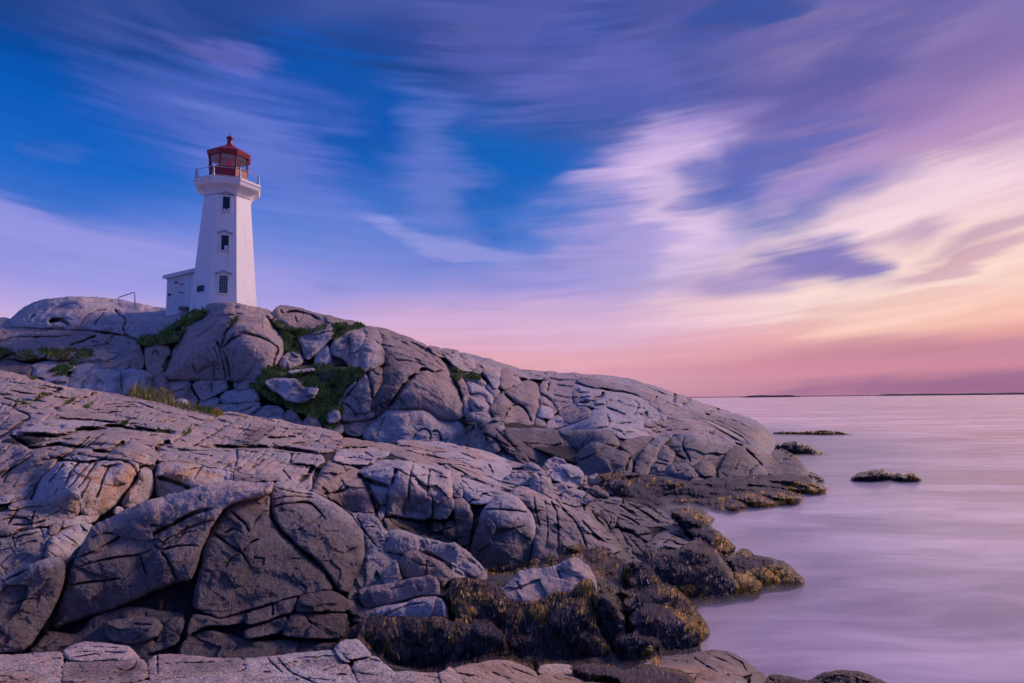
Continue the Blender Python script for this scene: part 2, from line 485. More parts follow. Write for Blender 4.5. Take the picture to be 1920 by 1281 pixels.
    for (cp, cw, cdp, cl, ch) in CRACKS.get(layer, []):
        if (cl > hi2).any() or (ch < lo2).any():
            continue
        m = ((pt > cl) & (pt < ch)).all(1)
        if not m.any():
            continue
        dd, _, tp = seg_dist(pt[m], cp[:-1], cp[1:])
        tap = np.clip(np.minimum(tp, 1 - tp) * 5, 0.08, 1) * np.clip(0.75 + 0.9 * fbm(q[m] / 22.0, 2, 211), 0.3, 1.2)
        cwn = cw * (0.7 + 0.5 * tap) * (1 + 0.5 * n0[m])
        h[m] -= tap * (cdp * np.clip(1 - dd / cwn, 0, 1) ** 0.8 + 0.16 * cdp * np.clip(1 - dd / (cwn * 4.5), 0, 1) ** 2)
    h = off + blg + (h - off - blg) * graze
    d = d0 - h * s
    co = P(pt[:, 0], pt[:, 1], d)
    surf_put(pt, d)
    # thickness: the rim goes back and closes behind
    ed = {}
    e4 = np.vstack([quads[:, [0, 1]], quads[:, [1, 2]], quads[:, [2, 3]], quads[:, [3, 0]]])
    key = np.sort(e4, 1); kk = key[:, 0] * (len(pt) + 1) + key[:, 1]
    un, first, cnt = np.unique(kk, return_index=True, return_counts=True)
    be = e4[first[cnt == 1]]
    rim_v = np.unique(be); rmap = {}
    nb = len(pt)
    cen = pt.mean(0)
    b1 = pt[rim_v] + (cen - pt[rim_v]) * 0.04
    co1 = P(b1[:, 0], b1[:, 1], d[rim_v] + back * 0.35 * s[rim_v])
    b2 = pt[rim_v] + (cen - pt[rim_v]) * 0.25
    co2 = P(b2[:, 0], b2[:, 1], d[rim_v] + back * s[rim_v])
    lut = np.zeros(len(pt), np.int64); lut[rim_v] = np.arange(len(rim_v))
    a, b = lut[be[:, 0]], lut[be[:, 1]]; nr = len(rim_v)
    q1 = np.stack([be[:, 1], be[:, 0], nb + a, nb + b], 1)
    q2 = np.stack([nb + b, nb + a, nb + nr + a, nb + nr + b], 1)
    allco = np.vstack([co, co1, co2, co2.mean(0)[None]])
    tri = np.stack([nb + nr + b, nb + nr + a, np.full(len(a), nb + 2 * nr)], 1)
    st = np.full(len(pt), stain)
    for (sl_, sp, sv, ss) in STAINS:
        if sl_ != layer or (sp.min(0) > hi2).any() or (sp.max(0) < lo2).any():
            continue
        sdd, _ = sdf(pt + 9 * np.stack([fbm(q / 30, 3, 131), fbm(q / 30, 3, 141)], 1), sp)
        st = np.maximum(st, sv * np.clip(sdd / ss + 0.5, 0, 1))
    wm = np.full(len(pt), warm)
    for (sl_, sp, sv, ss) in WARM:
        if sl_ != layer or (sp.min(0) > hi2).any() or (sp.max(0) < lo2).any():
            continue
        sdd, _ = sdf(pt + 14 * np.stack([fbm(q / 30, 3, 151), fbm(q / 30, 3, 161)], 1), sp)
        wm = np.maximum(wm, sv * np.clip(sdd / ss + 0.5, 0, 1))
    pad = lambda v: np.concatenate([v, np.full(len(allco) - nb, float(np.mean(v)))])
    tv = RNG.random() if tint is None else tint
    me = np_mesh(name, allco, [quads[:, ::1], q1, q2, tri], {'stain': pad(st), 'warm': pad(wm), 'tint': np.full(len(allco), tv)})
    return link(name, me, MAT[mat], parent)

# ------------------------------------------------------------------ materials
MAT = {}


def material(name):
    mt = bpy.data.materials.new(name); mt.use_nodes = True
    t = NT(mt.node_tree)
    b = t.new('ShaderNodeBsdfPrincipled')
    t.new('ShaderNodeOutputMaterial', {0: b.outputs[0]})
    MAT[name] = mt
    return t, b


def plain(name, c, rough=0.6, spec=0.4, metal=0.0, var=0.12, scale=3.0):
    t, b = material(name)
    tc = t.new('ShaderNodeTexCoord').outputs['Object']
    n = t.noise(tc, scale, 5, 0.6)
    f = t.math('ADD', 1 - var, t.math('MULTIPLY', n, 2 * var))
    col = t.new('ShaderNodeVectorMath', {0: c, 3: f}, operation='SCALE').outputs[0]
    t.set(b, 'Base Color', col); b.inputs['Roughness'].default_value = rough
    b.inputs['Specular IOR Level'].default_value = spec; b.inputs['Metallic'].default_value = metal
    return t, b


def granite(name, far):
    t, b = material(name)
    tc = t.new('ShaderNodeTexCoord').outputs['Object']
    at = lambda k: t.new('ShaderNodeAttribute', attribute_name=k).outputs['Fac']
    st, wm, ti = at('stain'), at('warm'), at('tint')
    k = 0.35 if far else 1.0
    nA = t.noise(tc, 0.55 * k, 5, 0.6, 0.3); nB = t.noise(tc, 3.2 * k, 5, 0.65, 0.2); nC = t.noise(tc, 16 * k, 4, 0.7)
    c = t.mix(t.smooth(t.math('ADD', nA, t.math('MULTIPLY', t.math('SUBTRACT', ti, 0.5), 0.25)), 0.36, 0.64), (0.50, 0.38, 0.345), (0.41, 0.385, 0.41))
    c = t.mix(t.math('MULTIPLY', t.smooth(nB, 0.5, 0.72), 0.55), c, (0.205, 0.175, 0.185))
    c = t.mix(t.math('MULTIPLY', t.smooth(nC, 0.52, 0.7), 0.35), c, (0.56, 0.47, 0.43))
    # crystals: dark mica flecks, pale feldspar
    vo = t.new('ShaderNodeTexVoronoi', {'Vector': tc, 'Scale': 26.0 if far else 95.0}).outputs['Color']
    vs = t.new('ShaderNodeSeparateColor', {0: vo})
    patch = t.smooth(nA, 0.42, 0.6)
    c = t.mix(t.math('MULTIPLY', t.math('GREATER_THAN', vs.outputs[0], 0.83), t.math('MULTIPLY', t.math('ADD', 0.25, t.math('MULTIPLY', patch, 0.75)), 0.75)), c, (0.06, 0.055, 0.07))
    c = t.mix(t.math('MULTIPLY', t.math('GREATER_THAN', vs.outputs[1], 0.93), 0.6), c, (0.66, 0.60, 0.58))
    # ochre lichen and iron
    c = t.mix(t.math('MULTIPLY', wm, t.smooth(nB, 0.3, 0.62)), c, (0.46, 0.27, 0.13))
    c = t.mix(t.math('MULTIPLY', t.smooth(t.noise(tc, 0.9 * k, 3, 0.5), 0.6, 0.74), 0.28), c, (0.42, 0.25, 0.15))
    # dark weathering stains and the wet band above the tide
    sep = t.new('ShaderNodeSeparateXYZ', {0: tc})
    wetn = t.math('ADD', sep.outputs[2], t.math('MULTIPLY', t.math('SUBTRACT', nA, 0.5), 1.6))
    wet = t.math('SUBTRACT', 1.0, t.smooth(wetn, *((-0.5, 0.1) if far else (0.25, 1.05))))
    drip = t.new('ShaderNodeVectorMath', {0: tc, 1: (2.2 * k, 2.2 * k, 0.16)}, operation='MULTIPLY').outputs[0]
    nd = t.noise(drip, 1.0, 4, 0.6)
    dr = t.math('MULTIPLY', t.smooth(nd, 0.58, 0.72), 0.42)
    c = t.mix(dr, c, (0.11, 0.085, 0.095))
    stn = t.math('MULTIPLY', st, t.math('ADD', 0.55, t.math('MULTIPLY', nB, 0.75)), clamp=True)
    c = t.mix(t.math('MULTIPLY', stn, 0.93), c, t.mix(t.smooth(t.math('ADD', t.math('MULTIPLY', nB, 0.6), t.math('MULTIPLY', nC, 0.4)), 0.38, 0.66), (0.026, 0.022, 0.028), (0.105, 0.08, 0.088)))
    c = t.mix(t.math('MULTIPLY', wet, 0.8), c, (0.06, 0.048, 0.045))
    tone = t.math('ADD', 0.84, t.math('MULTIPLY', ti, 0.52))
    c = t.new('ShaderNodeVectorMath', {0: c, 3: tone}, operation='SCALE').outputs[0]
    t.set(b, 'Base Color', c)
    ro = t.math('SUBTRACT', 0.82, t.math('MULTIPLY', t.math('MAXIMUM', wet, t.math('MULTIPLY', st, 0.7)), 0.42))
    t.set(b, 'Roughness', ro); b.inputs['Specular IOR Level'].default_value = 0.35
    # thin cracks and grain
    cr = t.noise(tc, 1.5 * k, 6, 0.62, 1.4)
    cl = t.math('ABSOLUTE', t.math('SUBTRACT', cr, 0.5))
    crk = t.smooth(cl, 0.0, 0.012)
    gr = t.math('ADD', t.math('MULTIPLY', t.noise(tc, 48 * k, 4, 0.7), 0.5), t.math('MULTIPLY', t.noise(tc, 9 * k, 5, 0.68), 1.0))
    hgt = t.math('ADD', gr, t.math('MULTIPLY', crk, 0.35))
    bp = t.new('ShaderNodeBump', {'Strength': 0.9, 'Distance': 0.24 if far else 0.085, 'Height': hgt})
    t.set(b, 'Normal', bp.outputs[0])


granite('granite', False); granite('granite_far', True)


def weedy(name, dark, ochre):
    t, b = material(name)
    a = t.new('ShaderNodeAttribute', attribute_name='tone').outputs['Fac']
    rn = t.new('ShaderNodeAttribute', attribute_name='vary').outputs['Fac']
    c = t.mix(t.math('POWER', a, 2.0), dark, ochre)
    c = t.new('ShaderNodeVectorMath', {0: c, 3: t.math('ADD', 0.45, t.math('MULTIPLY', rn, 1.3))}, operation='SCALE').outputs[0]
    t.set(b, 'Base Color', c); b.inputs['Roughness'].default_value = 0.55; b.inputs['Specular IOR Level'].default_value = 0.35


weedy('seaweed', (0.028, 0.019, 0.023), (0.32, 0.175, 0.018))
weedy('grass', (0.13, 0.20, 0.045), (0.40, 0.29, 0.12))
MAT['grass'].node_tree.nodes['Principled BSDF'].inputs['Roughness'].default_value = 0.8
MAT['grass'].node_tree.nodes['Principled BSDF'].inputs['Specular IOR Level'].default_value = 0.15

t, b = material('weed_rock')
tc = t.new('ShaderNodeTexCoord').outputs['Object']
sc = t.new('ShaderNodeVectorMath', {0: tc, 1: (14, 14, 4)}, operation='MULTIPLY').outputs[0]
nn = t.noise(sc, 1.0, 5, 0.7); nl = t.noise(tc, 1.1, 4, 0.6)
wm = t.new('ShaderNodeAttribute', attribute_name='warm').outputs['Fac']
c = t.mix(nn, (0.012, 0.009, 0.011), (0.046, 0.032, 0.031))
c = t.mix(t.math('MULTIPLY', t.smooth(nl, 0.55, 0.75), 0.5), c, (0.085, 0.05, 0.02))
c = t.mix(t.math('MULTIPLY', wm, t.math('ADD', 0.35, t.math('MULTIPLY', t.smooth(nn, 0.4, 0.6), 0.65))), c, (0.29, 0.165, 0.018))
t.set(b, 'Base Color', c)
b.inputs['Roughness'].default_value = 0.4
t.set(b, 'Normal', t.new('ShaderNodeBump', {'Strength': 1.0, 'Distance': 0.16, 'Height': nn}).outputs[0])

t, b = material('turf')
tc = t.new('ShaderNodeTexCoord').outputs['Object']
t.set(b, 'Base Color', t.mix(t.noise(tc, 1.4, 5, 0.7), (0.05, 0.042, 0.022), (0.10, 0.14, 0.035)))
b.inputs['Roughness'].default_value = 0.9
t.set(b, 'Normal', t.new('ShaderNodeBump', {'Strength': 1.0, 'Distance': 0.2, 'Height': t.noise(tc, 6, 5, 0.8)}).outputs[0])

t, b = plain('white_paint', (0.80, 0.80, 0.80), 0.5, 0.4, var=0.03)
tc = t.new('ShaderNodeTexCoord').outputs['Object']
# patched, brushed masonry paint with faint shutter-board lines and weather marks
ln = t.new('ShaderNodeTexWave', {'Vector': tc, 'Scale': 0.75, 'Distortion': 1.5, 'Detail': 3, 'Detail Scale': 1.5}, wave_type='BANDS', bands_direction='Z').outputs['Fac']
nz = t.noise(tc, 1.6, 6, 0.7); nz2 = t.noise(tc, 0.5, 4, 0.6)
c = t.mix(t.math('MULTIPLY', t.smooth(nz, 0.55, 0.75), 0.35), (0.80, 0.80, 0.80), (0.56, 0.55, 0.56))
c = t.mix(t.math('MULTIPLY', t.math('MULTIPLY', t.smooth(ln, 0.93, 1.0), t.smooth(nz2, 0.5, 0.65)), 0.25), c, (0.45, 0.43, 0.43))
stv = t.new('ShaderNodeVectorMath', {0: tc, 1: (3.0, 3.0, 0.12)}, operation='MULTIPLY').outputs[0]
c = t.mix(t.math('MULTIPLY', t.smooth(t.noise(stv, 1.0, 4, 0.6), 0.54, 0.75), 0.45), c, (0.47, 0.42, 0.38))
t.set(b, 'Base Color', c)
t.set(b, 'Normal', t.new('ShaderNodeBump', {'Strength': 0.5, 'Distance': 0.03, 'Height': t.noise(tc, 7, 6, 0.7)}).outputs[0])

plain('red_paint', (0.21, 0.004, 0.014), 0.4, 0.5, var=0.2)
plain('grey_metal', (0.42, 0.42, 0.44), 0.45, 0.5, 0.3)
plain('white_trim', (0.72, 0.72, 0.72), 0.5, 0.4, var=0.08)
plain('dark_iron', (0.03, 0.03, 0.035), 0.5, 0.5)
plain('concrete', (0.16, 0.14, 0.14), 0.85, 0.3, var=0.3)
plain('door_paint', (0.66, 0.67, 0.69), 0.45, 0.4, var=0.06)
plain('sign_red', (0.45, 0.03, 0.04), 0.5, 0.4)
plain('ceiling_grey', (0.62, 0.64, 0.66), 0.6, 0.4)
plain('petal', (0.75, 0.52, 0.02), 0.6, 0.3, var=0.2)
plain('forest_dark', (0.05, 0.048, 0.066), 0.95, 0.1, var=0.4, scale=0.02)
t, b = material('window_glass')
b.inputs['Base Color'].default_value = (0.012, 0.014, 0.02, 1); b.inputs['Roughness'].default_value = 0.08
t, b = material('lantern_glass')
gl = t.new('ShaderNodeBsdfGlass', {'Color': (0.92, 0.95, 0.97, 1), 'Roughness': 0.0, 'IOR': 1.02})
tr = t.new('ShaderNodeBsdfTransparent', {0: (0.86, 0.90, 0.93, 1)})
gs = t.new('ShaderNodeBsdfGlossy', {'Color': (0.8, 0.85, 0.9, 1), 'Roughness': 0.03})
mx = t.new('ShaderNodeMixShader', {0: 0.03, 1: tr.outputs[0], 2: gs.outputs[0]})
out = [n for n in t.n if n.type == 'OUTPUT_MATERIAL'][0]; t.l.new(mx.outputs[0], out.inputs[0])
t, b = material('red_lens')
b.inputs['Base Color'].default_value = (0.6, 0.02, 0.04, 1); b.inputs['Roughness'].default_value = 0.2
b.inputs['Emission Color'].default_value = (0.9, 0.05, 0.08, 1); b.inputs['Emission Strength'].default_value = 0.12

# sea: milky from the long exposure, streaked, mirror-soft
t, b = material('sea_water')
tc = t.new('ShaderNodeTexCoord').outputs['Object']
tw = t.new('ShaderNodeVectorMath', {0: tc, 1: t.new('ShaderNodeVectorMath', {0: t.noise(tc, 0.12, 3, 0.5, 0.0, 1), 1: (5.0, 5.0, 0.0)}, operation='MULTIPLY').outputs[0]}, operation='ADD').outputs[0]
s1 = t.new('ShaderNodeVectorMath', {0: tw, 1: (0.06, 0.22, 1)}, operation='MULTIPLY').outputs[0]
s2 = t.new('ShaderNodeVectorMath', {0: tw, 1: (0.25, 0.6, 1)}, operation='MULTIPLY').outputs[0]
s3 = t.new('ShaderNodeVectorMath', {0: tc, 1: (0.011, 0.07, 1)}, operation='MULTIPLY').outputs[0]
f1 = t.noise(s1, 1.0, 5, 0.6, 0.6); f2 = t.noise(s2, 1.0, 4, 0.6, 0.4); f3 = t.noise(s3, 1.0, 4, 0.6, 0.5)
ff = t.math('ADD', t.math('ADD', t.math('MULTIPLY', f1, 0.45), t.math('MULTIPLY', f2, 0.25)), t.math('MULTIPLY', f3, 0.3))
t.set(b, 'Base Color', t.mix(t.smooth(ff, 0.40, 0.62), (0.25, 0.20, 0.29), (0.80, 0.68, 0.75)))
b.inputs['IOR'].default_value = 1.33
t.set(b, 'Roughness', t.math('ADD', 0.10, t.math('MULTIPLY', ff, 0.2)))
t.set(b, 'Normal', t.new('ShaderNodeBump', {'Strength': 0.5, 'Distance': 0.12, 'Height': ff}).outputs[0])

t, b = material('sea_mist')
out = [n for n in t.n if n.type == 'OUTPUT_MATERIAL'][0]; t.n.remove(b)
pv = t.new('ShaderNodeVolumePrincipled', {'Color': (0.93, 0.90, 0.96, 1), 'Density': 0.6})
t.l.new(pv.outputs[0], out.inputs[1])

t, b = material('crevice_shade')  # near-black backing rock: shade in the gaps between blocks put into the colour
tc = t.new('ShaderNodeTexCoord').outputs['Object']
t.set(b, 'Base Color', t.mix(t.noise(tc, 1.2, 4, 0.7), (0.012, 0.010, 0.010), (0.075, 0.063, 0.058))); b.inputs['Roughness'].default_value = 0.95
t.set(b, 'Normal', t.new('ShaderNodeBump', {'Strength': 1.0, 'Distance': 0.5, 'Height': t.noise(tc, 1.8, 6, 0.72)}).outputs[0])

# ------------------------------------------------------------------ where the rock masses lie: point in the view and its distance in metres
FIELDS['C'] = Field("150,557,58 20,600,56 150,616,54 260,634,52 320,590,57 0,622,53 100,632,51 270,690,47 100,668,48 100,715,45 230,750,43 300,750,43 "
    "420,570,51 335,640,48 520,640,48 345,713,46 440,713,46 345,752,44.5 430,760,44 470,790,42 600,810,41 530,574,54 620,597,54 680,610,55 560,660,49 "
    "600,690,47 560,720,44.5 560,760,43 650,760,43 690,650,49 752,629,55 800,650,54 716,690,46.5 800,700,47.5 860,740,46.5 780,765,43.5 700,780,43 780,822,42 870,830,42 "
    "900,670,58 985,697,60 1060,701,62 890,690,54 930,725,50 900,780,44 960,722,52 960,800,45 1010,740,51 1080,720,56 1080,757,51 1050,795,46 "
    "1185,713,66 1282,744,64 1360,771,60 1440,805,53 1453,840,w 1210,795,43 1120,808,37.5 1300,780,52 1240,755,55 1300,810,40 1370,835,39 1420,840,40 "
    "1120,890,31.3 1000,865,35 1250,830,38 1250,893,29.9 1340,890,30.2 1440,890,30.2 1300,925,25.0 1420,922,25.6 1200,915,26.6 1485,878,32.5 1551,920,w 1440,944,w 1280,952,w 1180,935,w 945,810,39 980,850,35")
FIELDS['B'] = Field("-20,690,22 175,732,22 400,773,23 560,796,24 740,825,25 850,832,26 950,862,27 1060,865,27 1190,903,26 1265,957,w 1378,1030,w 1508,1095,w 1430,1108,w "
    "1375,1120,w 1310,1128,w 0,757,17 100,783,16 230,790,17 345,810,17.5 480,838,17.5 600,850,18.5 640,840,20 720,838,21 800,850,22 60,860,12.6 180,864,12.6 258,868,12.8 "
    "290,850,14.2 350,866,14 433,880,14.5 515,900,14.5 585,915,15 75,938,11.6 165,965,11.6 293,925,13.5 433,898,14.3 138,930,11.2 60,985,10.5 0,1000,10.2 85,1045,9.9 20,1075,9.6 "
    "620,865,17.2 650,952,15.8 700,965,15.5 760,860,18 760,965,16.8 850,885,19 850,970,16.5 875,1050,14.6 930,930,17.5 950,1070,14.0 1000,920,19.5 1100,965,18.5 1165,1025,16 "
    "1100,1080,13.5 1185,1110,12.5 1030,1060,14.1 1290,1060,13.5 1250,1000,17 1100,930,22.5 1200,980,19 1300,985,w 1230,1075,13.4 1320,990,18.5 1440,1062,14.2 1400,1090,13.2 720,1010,14.2")
FIELDS['F'] = Field("172,985,9.6 215,965,10 290,935,10.3 400,905,10.8 500,905,11 590,925,11.3 657,966,11.3 720,985,11.3 150,1040,9 250,1045,9.3 400,1010,9.7 500,1000,10 600,1010,10.4 "
    "690,1050,10.4 110,1160,8.3 240,1125,8.7 370,1090,9 460,1135,9 560,1110,9.3 640,1105,9.6 100,1225,7.9 300,1215,8.1 450,1195,8.4 640,1195,8.7 0,1090,8.3 100,1048,8.6 0,1200,7.7 "
    "730,1000,11 800,1030,11.3 860,1020,11.6 760,1080,10.4 820,1085,10.5 895,1080,11 680,1105,9.9 820,1117,10.1 700,1138,9.7 840,1240,8.6 700,1235,8.4 940,1240,9 "
    "980,1068,11.2 1090,1047,11.5 1000,1130,10.3 1110,1130,10.6 1060,1242,w 1160,1245,w 1250,1101,11.7 1325,1190,w 1295,1224,w 1235,1235,w 900,1150,9.6")
FIELDS['A'] = Field("-20,1228,3.9 -20,1290,3.2 320,1228,3.9 320,1285,3.25 640,1205,4.3 640,1285,3.4 900,1242,4.4 900,1285,3.8 1010,1255,4.9 1010,1290,4.3 1120,1250,6.4 "
    "1180,1285,5.2 1210,1245,8 1340,1220,8.9 1420,1258,8.5 1300,1285,6.6 1450,1270,8.8 1600,1258,8.9 1600,1290,8.0")

# ------------------------------------------------------------------ stains and lichen with shapes of their own
STAINS = []; WARM = []
for ly, v, soft, q in [
    ('C', 0.75, 14, "716,655 735,660 748,690 750,720 742,745 725,768 705,778 698,760 702,720 712,690"),
    ('C', 0.86, 10, "900,778 940,800 1000,803 1070,808 1150,806 1165,830 1185,850 1290,822 1400,838 1500,870 1560,900 1500,960 1150,960 980,870 930,850 890,815"),
    ('C', 0.7, 10, "1290,772 1350,780 1440,805 1470,850 1400,835 1330,800"),
    ('C', 0.5, 10, "635,640 662,630 660,690 640,690"),
    ('C', 0.6, 8, "214,705 234,702 234,745 214,745"), ('C', 0.6, 6, "270,704 290,708 282,740 276,740"), ('C', 0.6, 6, "178,705 186,705 184,745 176,745"),
    ('C', 0.55, 8, "508,720 520,712 530,760 515,760"), ('C', 0.5, 8, "545,715 560,715 590,740 588,760 560,755"),
    ('C', 0.5, 10, "860,800 880,800 880,840 855,835"), ('C', 0.5, 8, "925,765 950,760 955,800 945,800"),
    ('C', 0.6, 6, "310,715 322,715 320,750 308,750"), ('C', 0.6, 6, "348,715 358,715 366,752 350,752"),
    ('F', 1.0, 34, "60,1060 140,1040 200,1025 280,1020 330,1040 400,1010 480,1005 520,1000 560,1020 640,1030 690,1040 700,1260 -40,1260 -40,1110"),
    ('F', 0.8, 14, "545,1000 600,1003 640,985 665,985 668,1010 640,1030 600,1060 570,1040"),
    ('F', 0.5, 16, "380,1050 470,1040 520,1035 560,1060 500,1110 400,1120"),
    ('B', 0.7, 20, "-30,985 60,1000 95,1010 90,1050 40,1080 -30,1090"),
    ('B', 0.95, 18, "715,975 800,975 830,960 880,960 905,975 990,975 1000,1010 1000,1090 700,1090"),
    ('B', 0.65, 16, "830,925 870,940 860,1000 760,960 700,960 640,930 760,930"),
    ('B', 0.7, 10, "468,805 500,797 515,802 478,838 430,838"), ('B', 0.5, 10, "440,885 515,898 500,908 430,905"),
    ('B', 0.6, 10, "1095,920 1140,925 1160,960 1200,985 1180,1000 1120,960"), ('B', 0.5, 12, "975,925 1000,925 995,990 985,960"),
    ('A', 0.45, 14, "320,1245 455,1238 450,1255 330,1262"), ('A', 0.45, 10, "560,1235 625,1228 640,1245 570,1255"), ('A', 0.5, 8, "130,1240 260,1245 250,1270 130,1275"),
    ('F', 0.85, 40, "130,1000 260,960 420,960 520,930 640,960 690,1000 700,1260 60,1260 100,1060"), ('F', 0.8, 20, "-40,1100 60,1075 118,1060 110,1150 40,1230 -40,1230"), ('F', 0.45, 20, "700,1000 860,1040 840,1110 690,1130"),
    ('B', 0.5, 24, "1000,940 1080,960 1110,1030 1010,1060 1000,980"), ('B', 0.6, 20, "1110,940 1200,940 1250,980 1200,1060 1130,1000"), ('B', 0.55, 20, "590,915 700,940 720,1000 640,960"),
]:
    STAINS.append((ly, pts(q), v, soft))
for ly, v, soft, q in [
    ('B', 0.9, 16, "150,880 200,870 260,850 262,890 235,930 170,970 160,955"), ('B', 0.7, 14, "295,860 345,862 420,890 400,915 330,910"), ('B', 0.6, 10, "20,945 140,930 150,950 110,970 30,950"),
    ('B', 0.5, 12, "610,830 660,820 730,845 700,865"), ('A', 0.7, 14, "1200,1230 1340,1215 1420,1258 1300,1290"), ('A', 0.45, 20, "760,1250 930,1235 1180,1255 1180,1290 800,1290"),
    ('C', 0.5, 10, "240,660 275,640 315,640 315,700 280,720"), ('C', 0.35, 14, "840,660 930,690 900,720 850,700"),
    ('F', 0.4, 14, "490,905 600,925 590,950 510,945"), ('F', 0.5, 20, "600,1010 680,1010 660,1100 600,1080"),
    ('C', 0.9, 8, "1330,938 1400,922 1450,919 1510,935 1440,955 1330,958"), ('C', 0.9, 8, "1468,912 1500,899 1556,916 1540,930 1510,930"), ('C', 0.5, 8, "1110,885 1180,884 1240,896 1220,908 1140,906"),
    ('C', 0.6, 4, "1452,808 1600,808 1610,822 1500,824"), ('C', 0.9, 4, "1470,850 1560,852 1570,862 1480,864"), ('C', 0.9, 4, "1692,890 1710,884 1730,898 1700,905"), ('C', 0.6, 5, "1260,940 1330,938 1330,958 1270,956"),
    ('B', 0.9, 8, "1372,1080 1378,1066 1396,1070 1434,1100 1424,1118 1380,1118"), ('B', 0.9, 8, "1398,1070 1440,1055 1480,1064 1512,1094 1450,1110 1405,1088"), ('B', 0.7, 10, "1225,1090 1300,1100 1380,1098 1370,1125 1300,1135 1240,1120"), ('B', 0.9, 6, "1344,998 1368,1012 1382,1028 1345,1036 1335,1015"), ('B', 0.9, 5, "1285,958 1345,970 1345,985 1300,975"), ('B', 0.9, 4, "1374,1040 1392,1026 1418,1044"),
    ('F', 0.9, 8, "1240,1115 1290,1130 1336,1186 1318,1196 1282,1165"), ('F', 0.6, 8, "1205,1202 1235,1205 1250,1236 1200,1245"), ('F', 0.5, 10, "1250,1180 1300,1165 1316,1195 1300,1228"), ('F', 0.4, 10, "670,1172 720,1155 850,1160 860,1195 700,1205"), ('F', 0.4, 10, "1080,1200 1130,1190 1168,1250 1120,1255"),
]:
    WARM.append((ly, pts(q), v, soft))

# ------------------------------------------------------------------ joints and cracks, by rock mass (D deep, m middling, t thin, s soft)
add_cracks('C', """
s 78,612 80,598 95,588 115,577 150,566 185,564 212,566 232,579
t 150,612 160,594 178,584 200,580
t 176,612 186,596 196,585
m 214,580 222,590 234,597 236,604 230,615 235,625
D 92,606 105,600 118,602 130,612
t 52,606 58,594 66,590
m 130,648 155,640 180,630
t 170,639 188,645
t 195,645 212,630
t 0,640 25,632 110,632 160,628
m 447,597 435,608 424,622 418,640 412,655 415,668 420,690 424,713
m 416,655 422,668 429,685 431,712
m 412,655 406,640
m 416,655 425,645 434,636 452,628
t 430,640 438,626
t 400,650 406,665 409,676
t 401,712 401,670
t 368,701 385,691 402,684
t 361,683 370,705
m 447,623 485,631 510,644 524,655 514,672 512,690
t 420,592 455,588 485,581
m 498,592 508,604 516,612
m 525,580 529,589 545,585 560,584 580,590 600,600
t 553,592 556,605
t 655,622 655,670
D 724,768 740,748 755,725 775,703 790,694 800,692
m 800,692 812,699 828,695
t 737,668 741,676 765,676 785,681 800,688
t 733,632 760,645 785,660 808,672
t 760,635 790,652 815,673 830,690
t 711,745 711,755 715,765 724,768
m 688,698 693,712 699,738 696,775
m 646,750 658,732 668,722 672,705
t 640,753 660,765 670,785
t 722,780 715,797 705,818
m 775,822 782,808 797,804 808,812 806,826
m 810,810 822,808 828,828
t 827,660 845,668 850,658
m 945,737 960,752 966,757
m 945,785 955,765 972,756 985,768 994,785 997,800
t 1073,735 1075,757
m 1030,715 1025,735
D 1262,756 1265,741 1264,738
D 1276,763 1287,752 1296,750
D 1322,780 1333,770 1350,766
t 1150,710 1200,722 1250,740 1280,752
t 1340,775 1380,790 1420,812
t 1330,782 1370,800 1410,825
m 1225,752 1232,743
m 1240,758 1252,756
D 1132,735 1128,742 1115,748 1110,755 1084,757
m 1113,762 1130,760 1145,750 1165,748
m 1187,750 1198,758 1195,766 1193,775 1182,780
m 1134,763 1155,771 1172,778
D 1198,778 1215,776
m 1137,775 1143,790 1140,800 1115,805
m 1140,800 1160,795 1190,792
t 1142,803 1165,810 1195,812 1210,803
m 1174,884 1176,868 1183,858
t 1223,867 1240,870 1252,873
m 1283,820 1278,835 1287,850 1295,868
m 1264,850 1285,862
t 1313,805 1318,815
m 1330,806 1333,820 1340,805
m 1375,825 1380,832 1392,836
m 1395,840 1412,855 1430,875
t 1405,888 1410,878 1425,870
t 1386,862 1378,880
m 895,795 905,808 915,830
m 908,813 930,825 955,838
t 925,800 950,825 975,848
t 225,690 228,740
m 305,692 318,668
t 290,655 300,670
t 425,732 432,712
t 395,718 398,740
t 1217,808 1250,800 1290,800
t 1225,812 1262,806 1300,806
""")
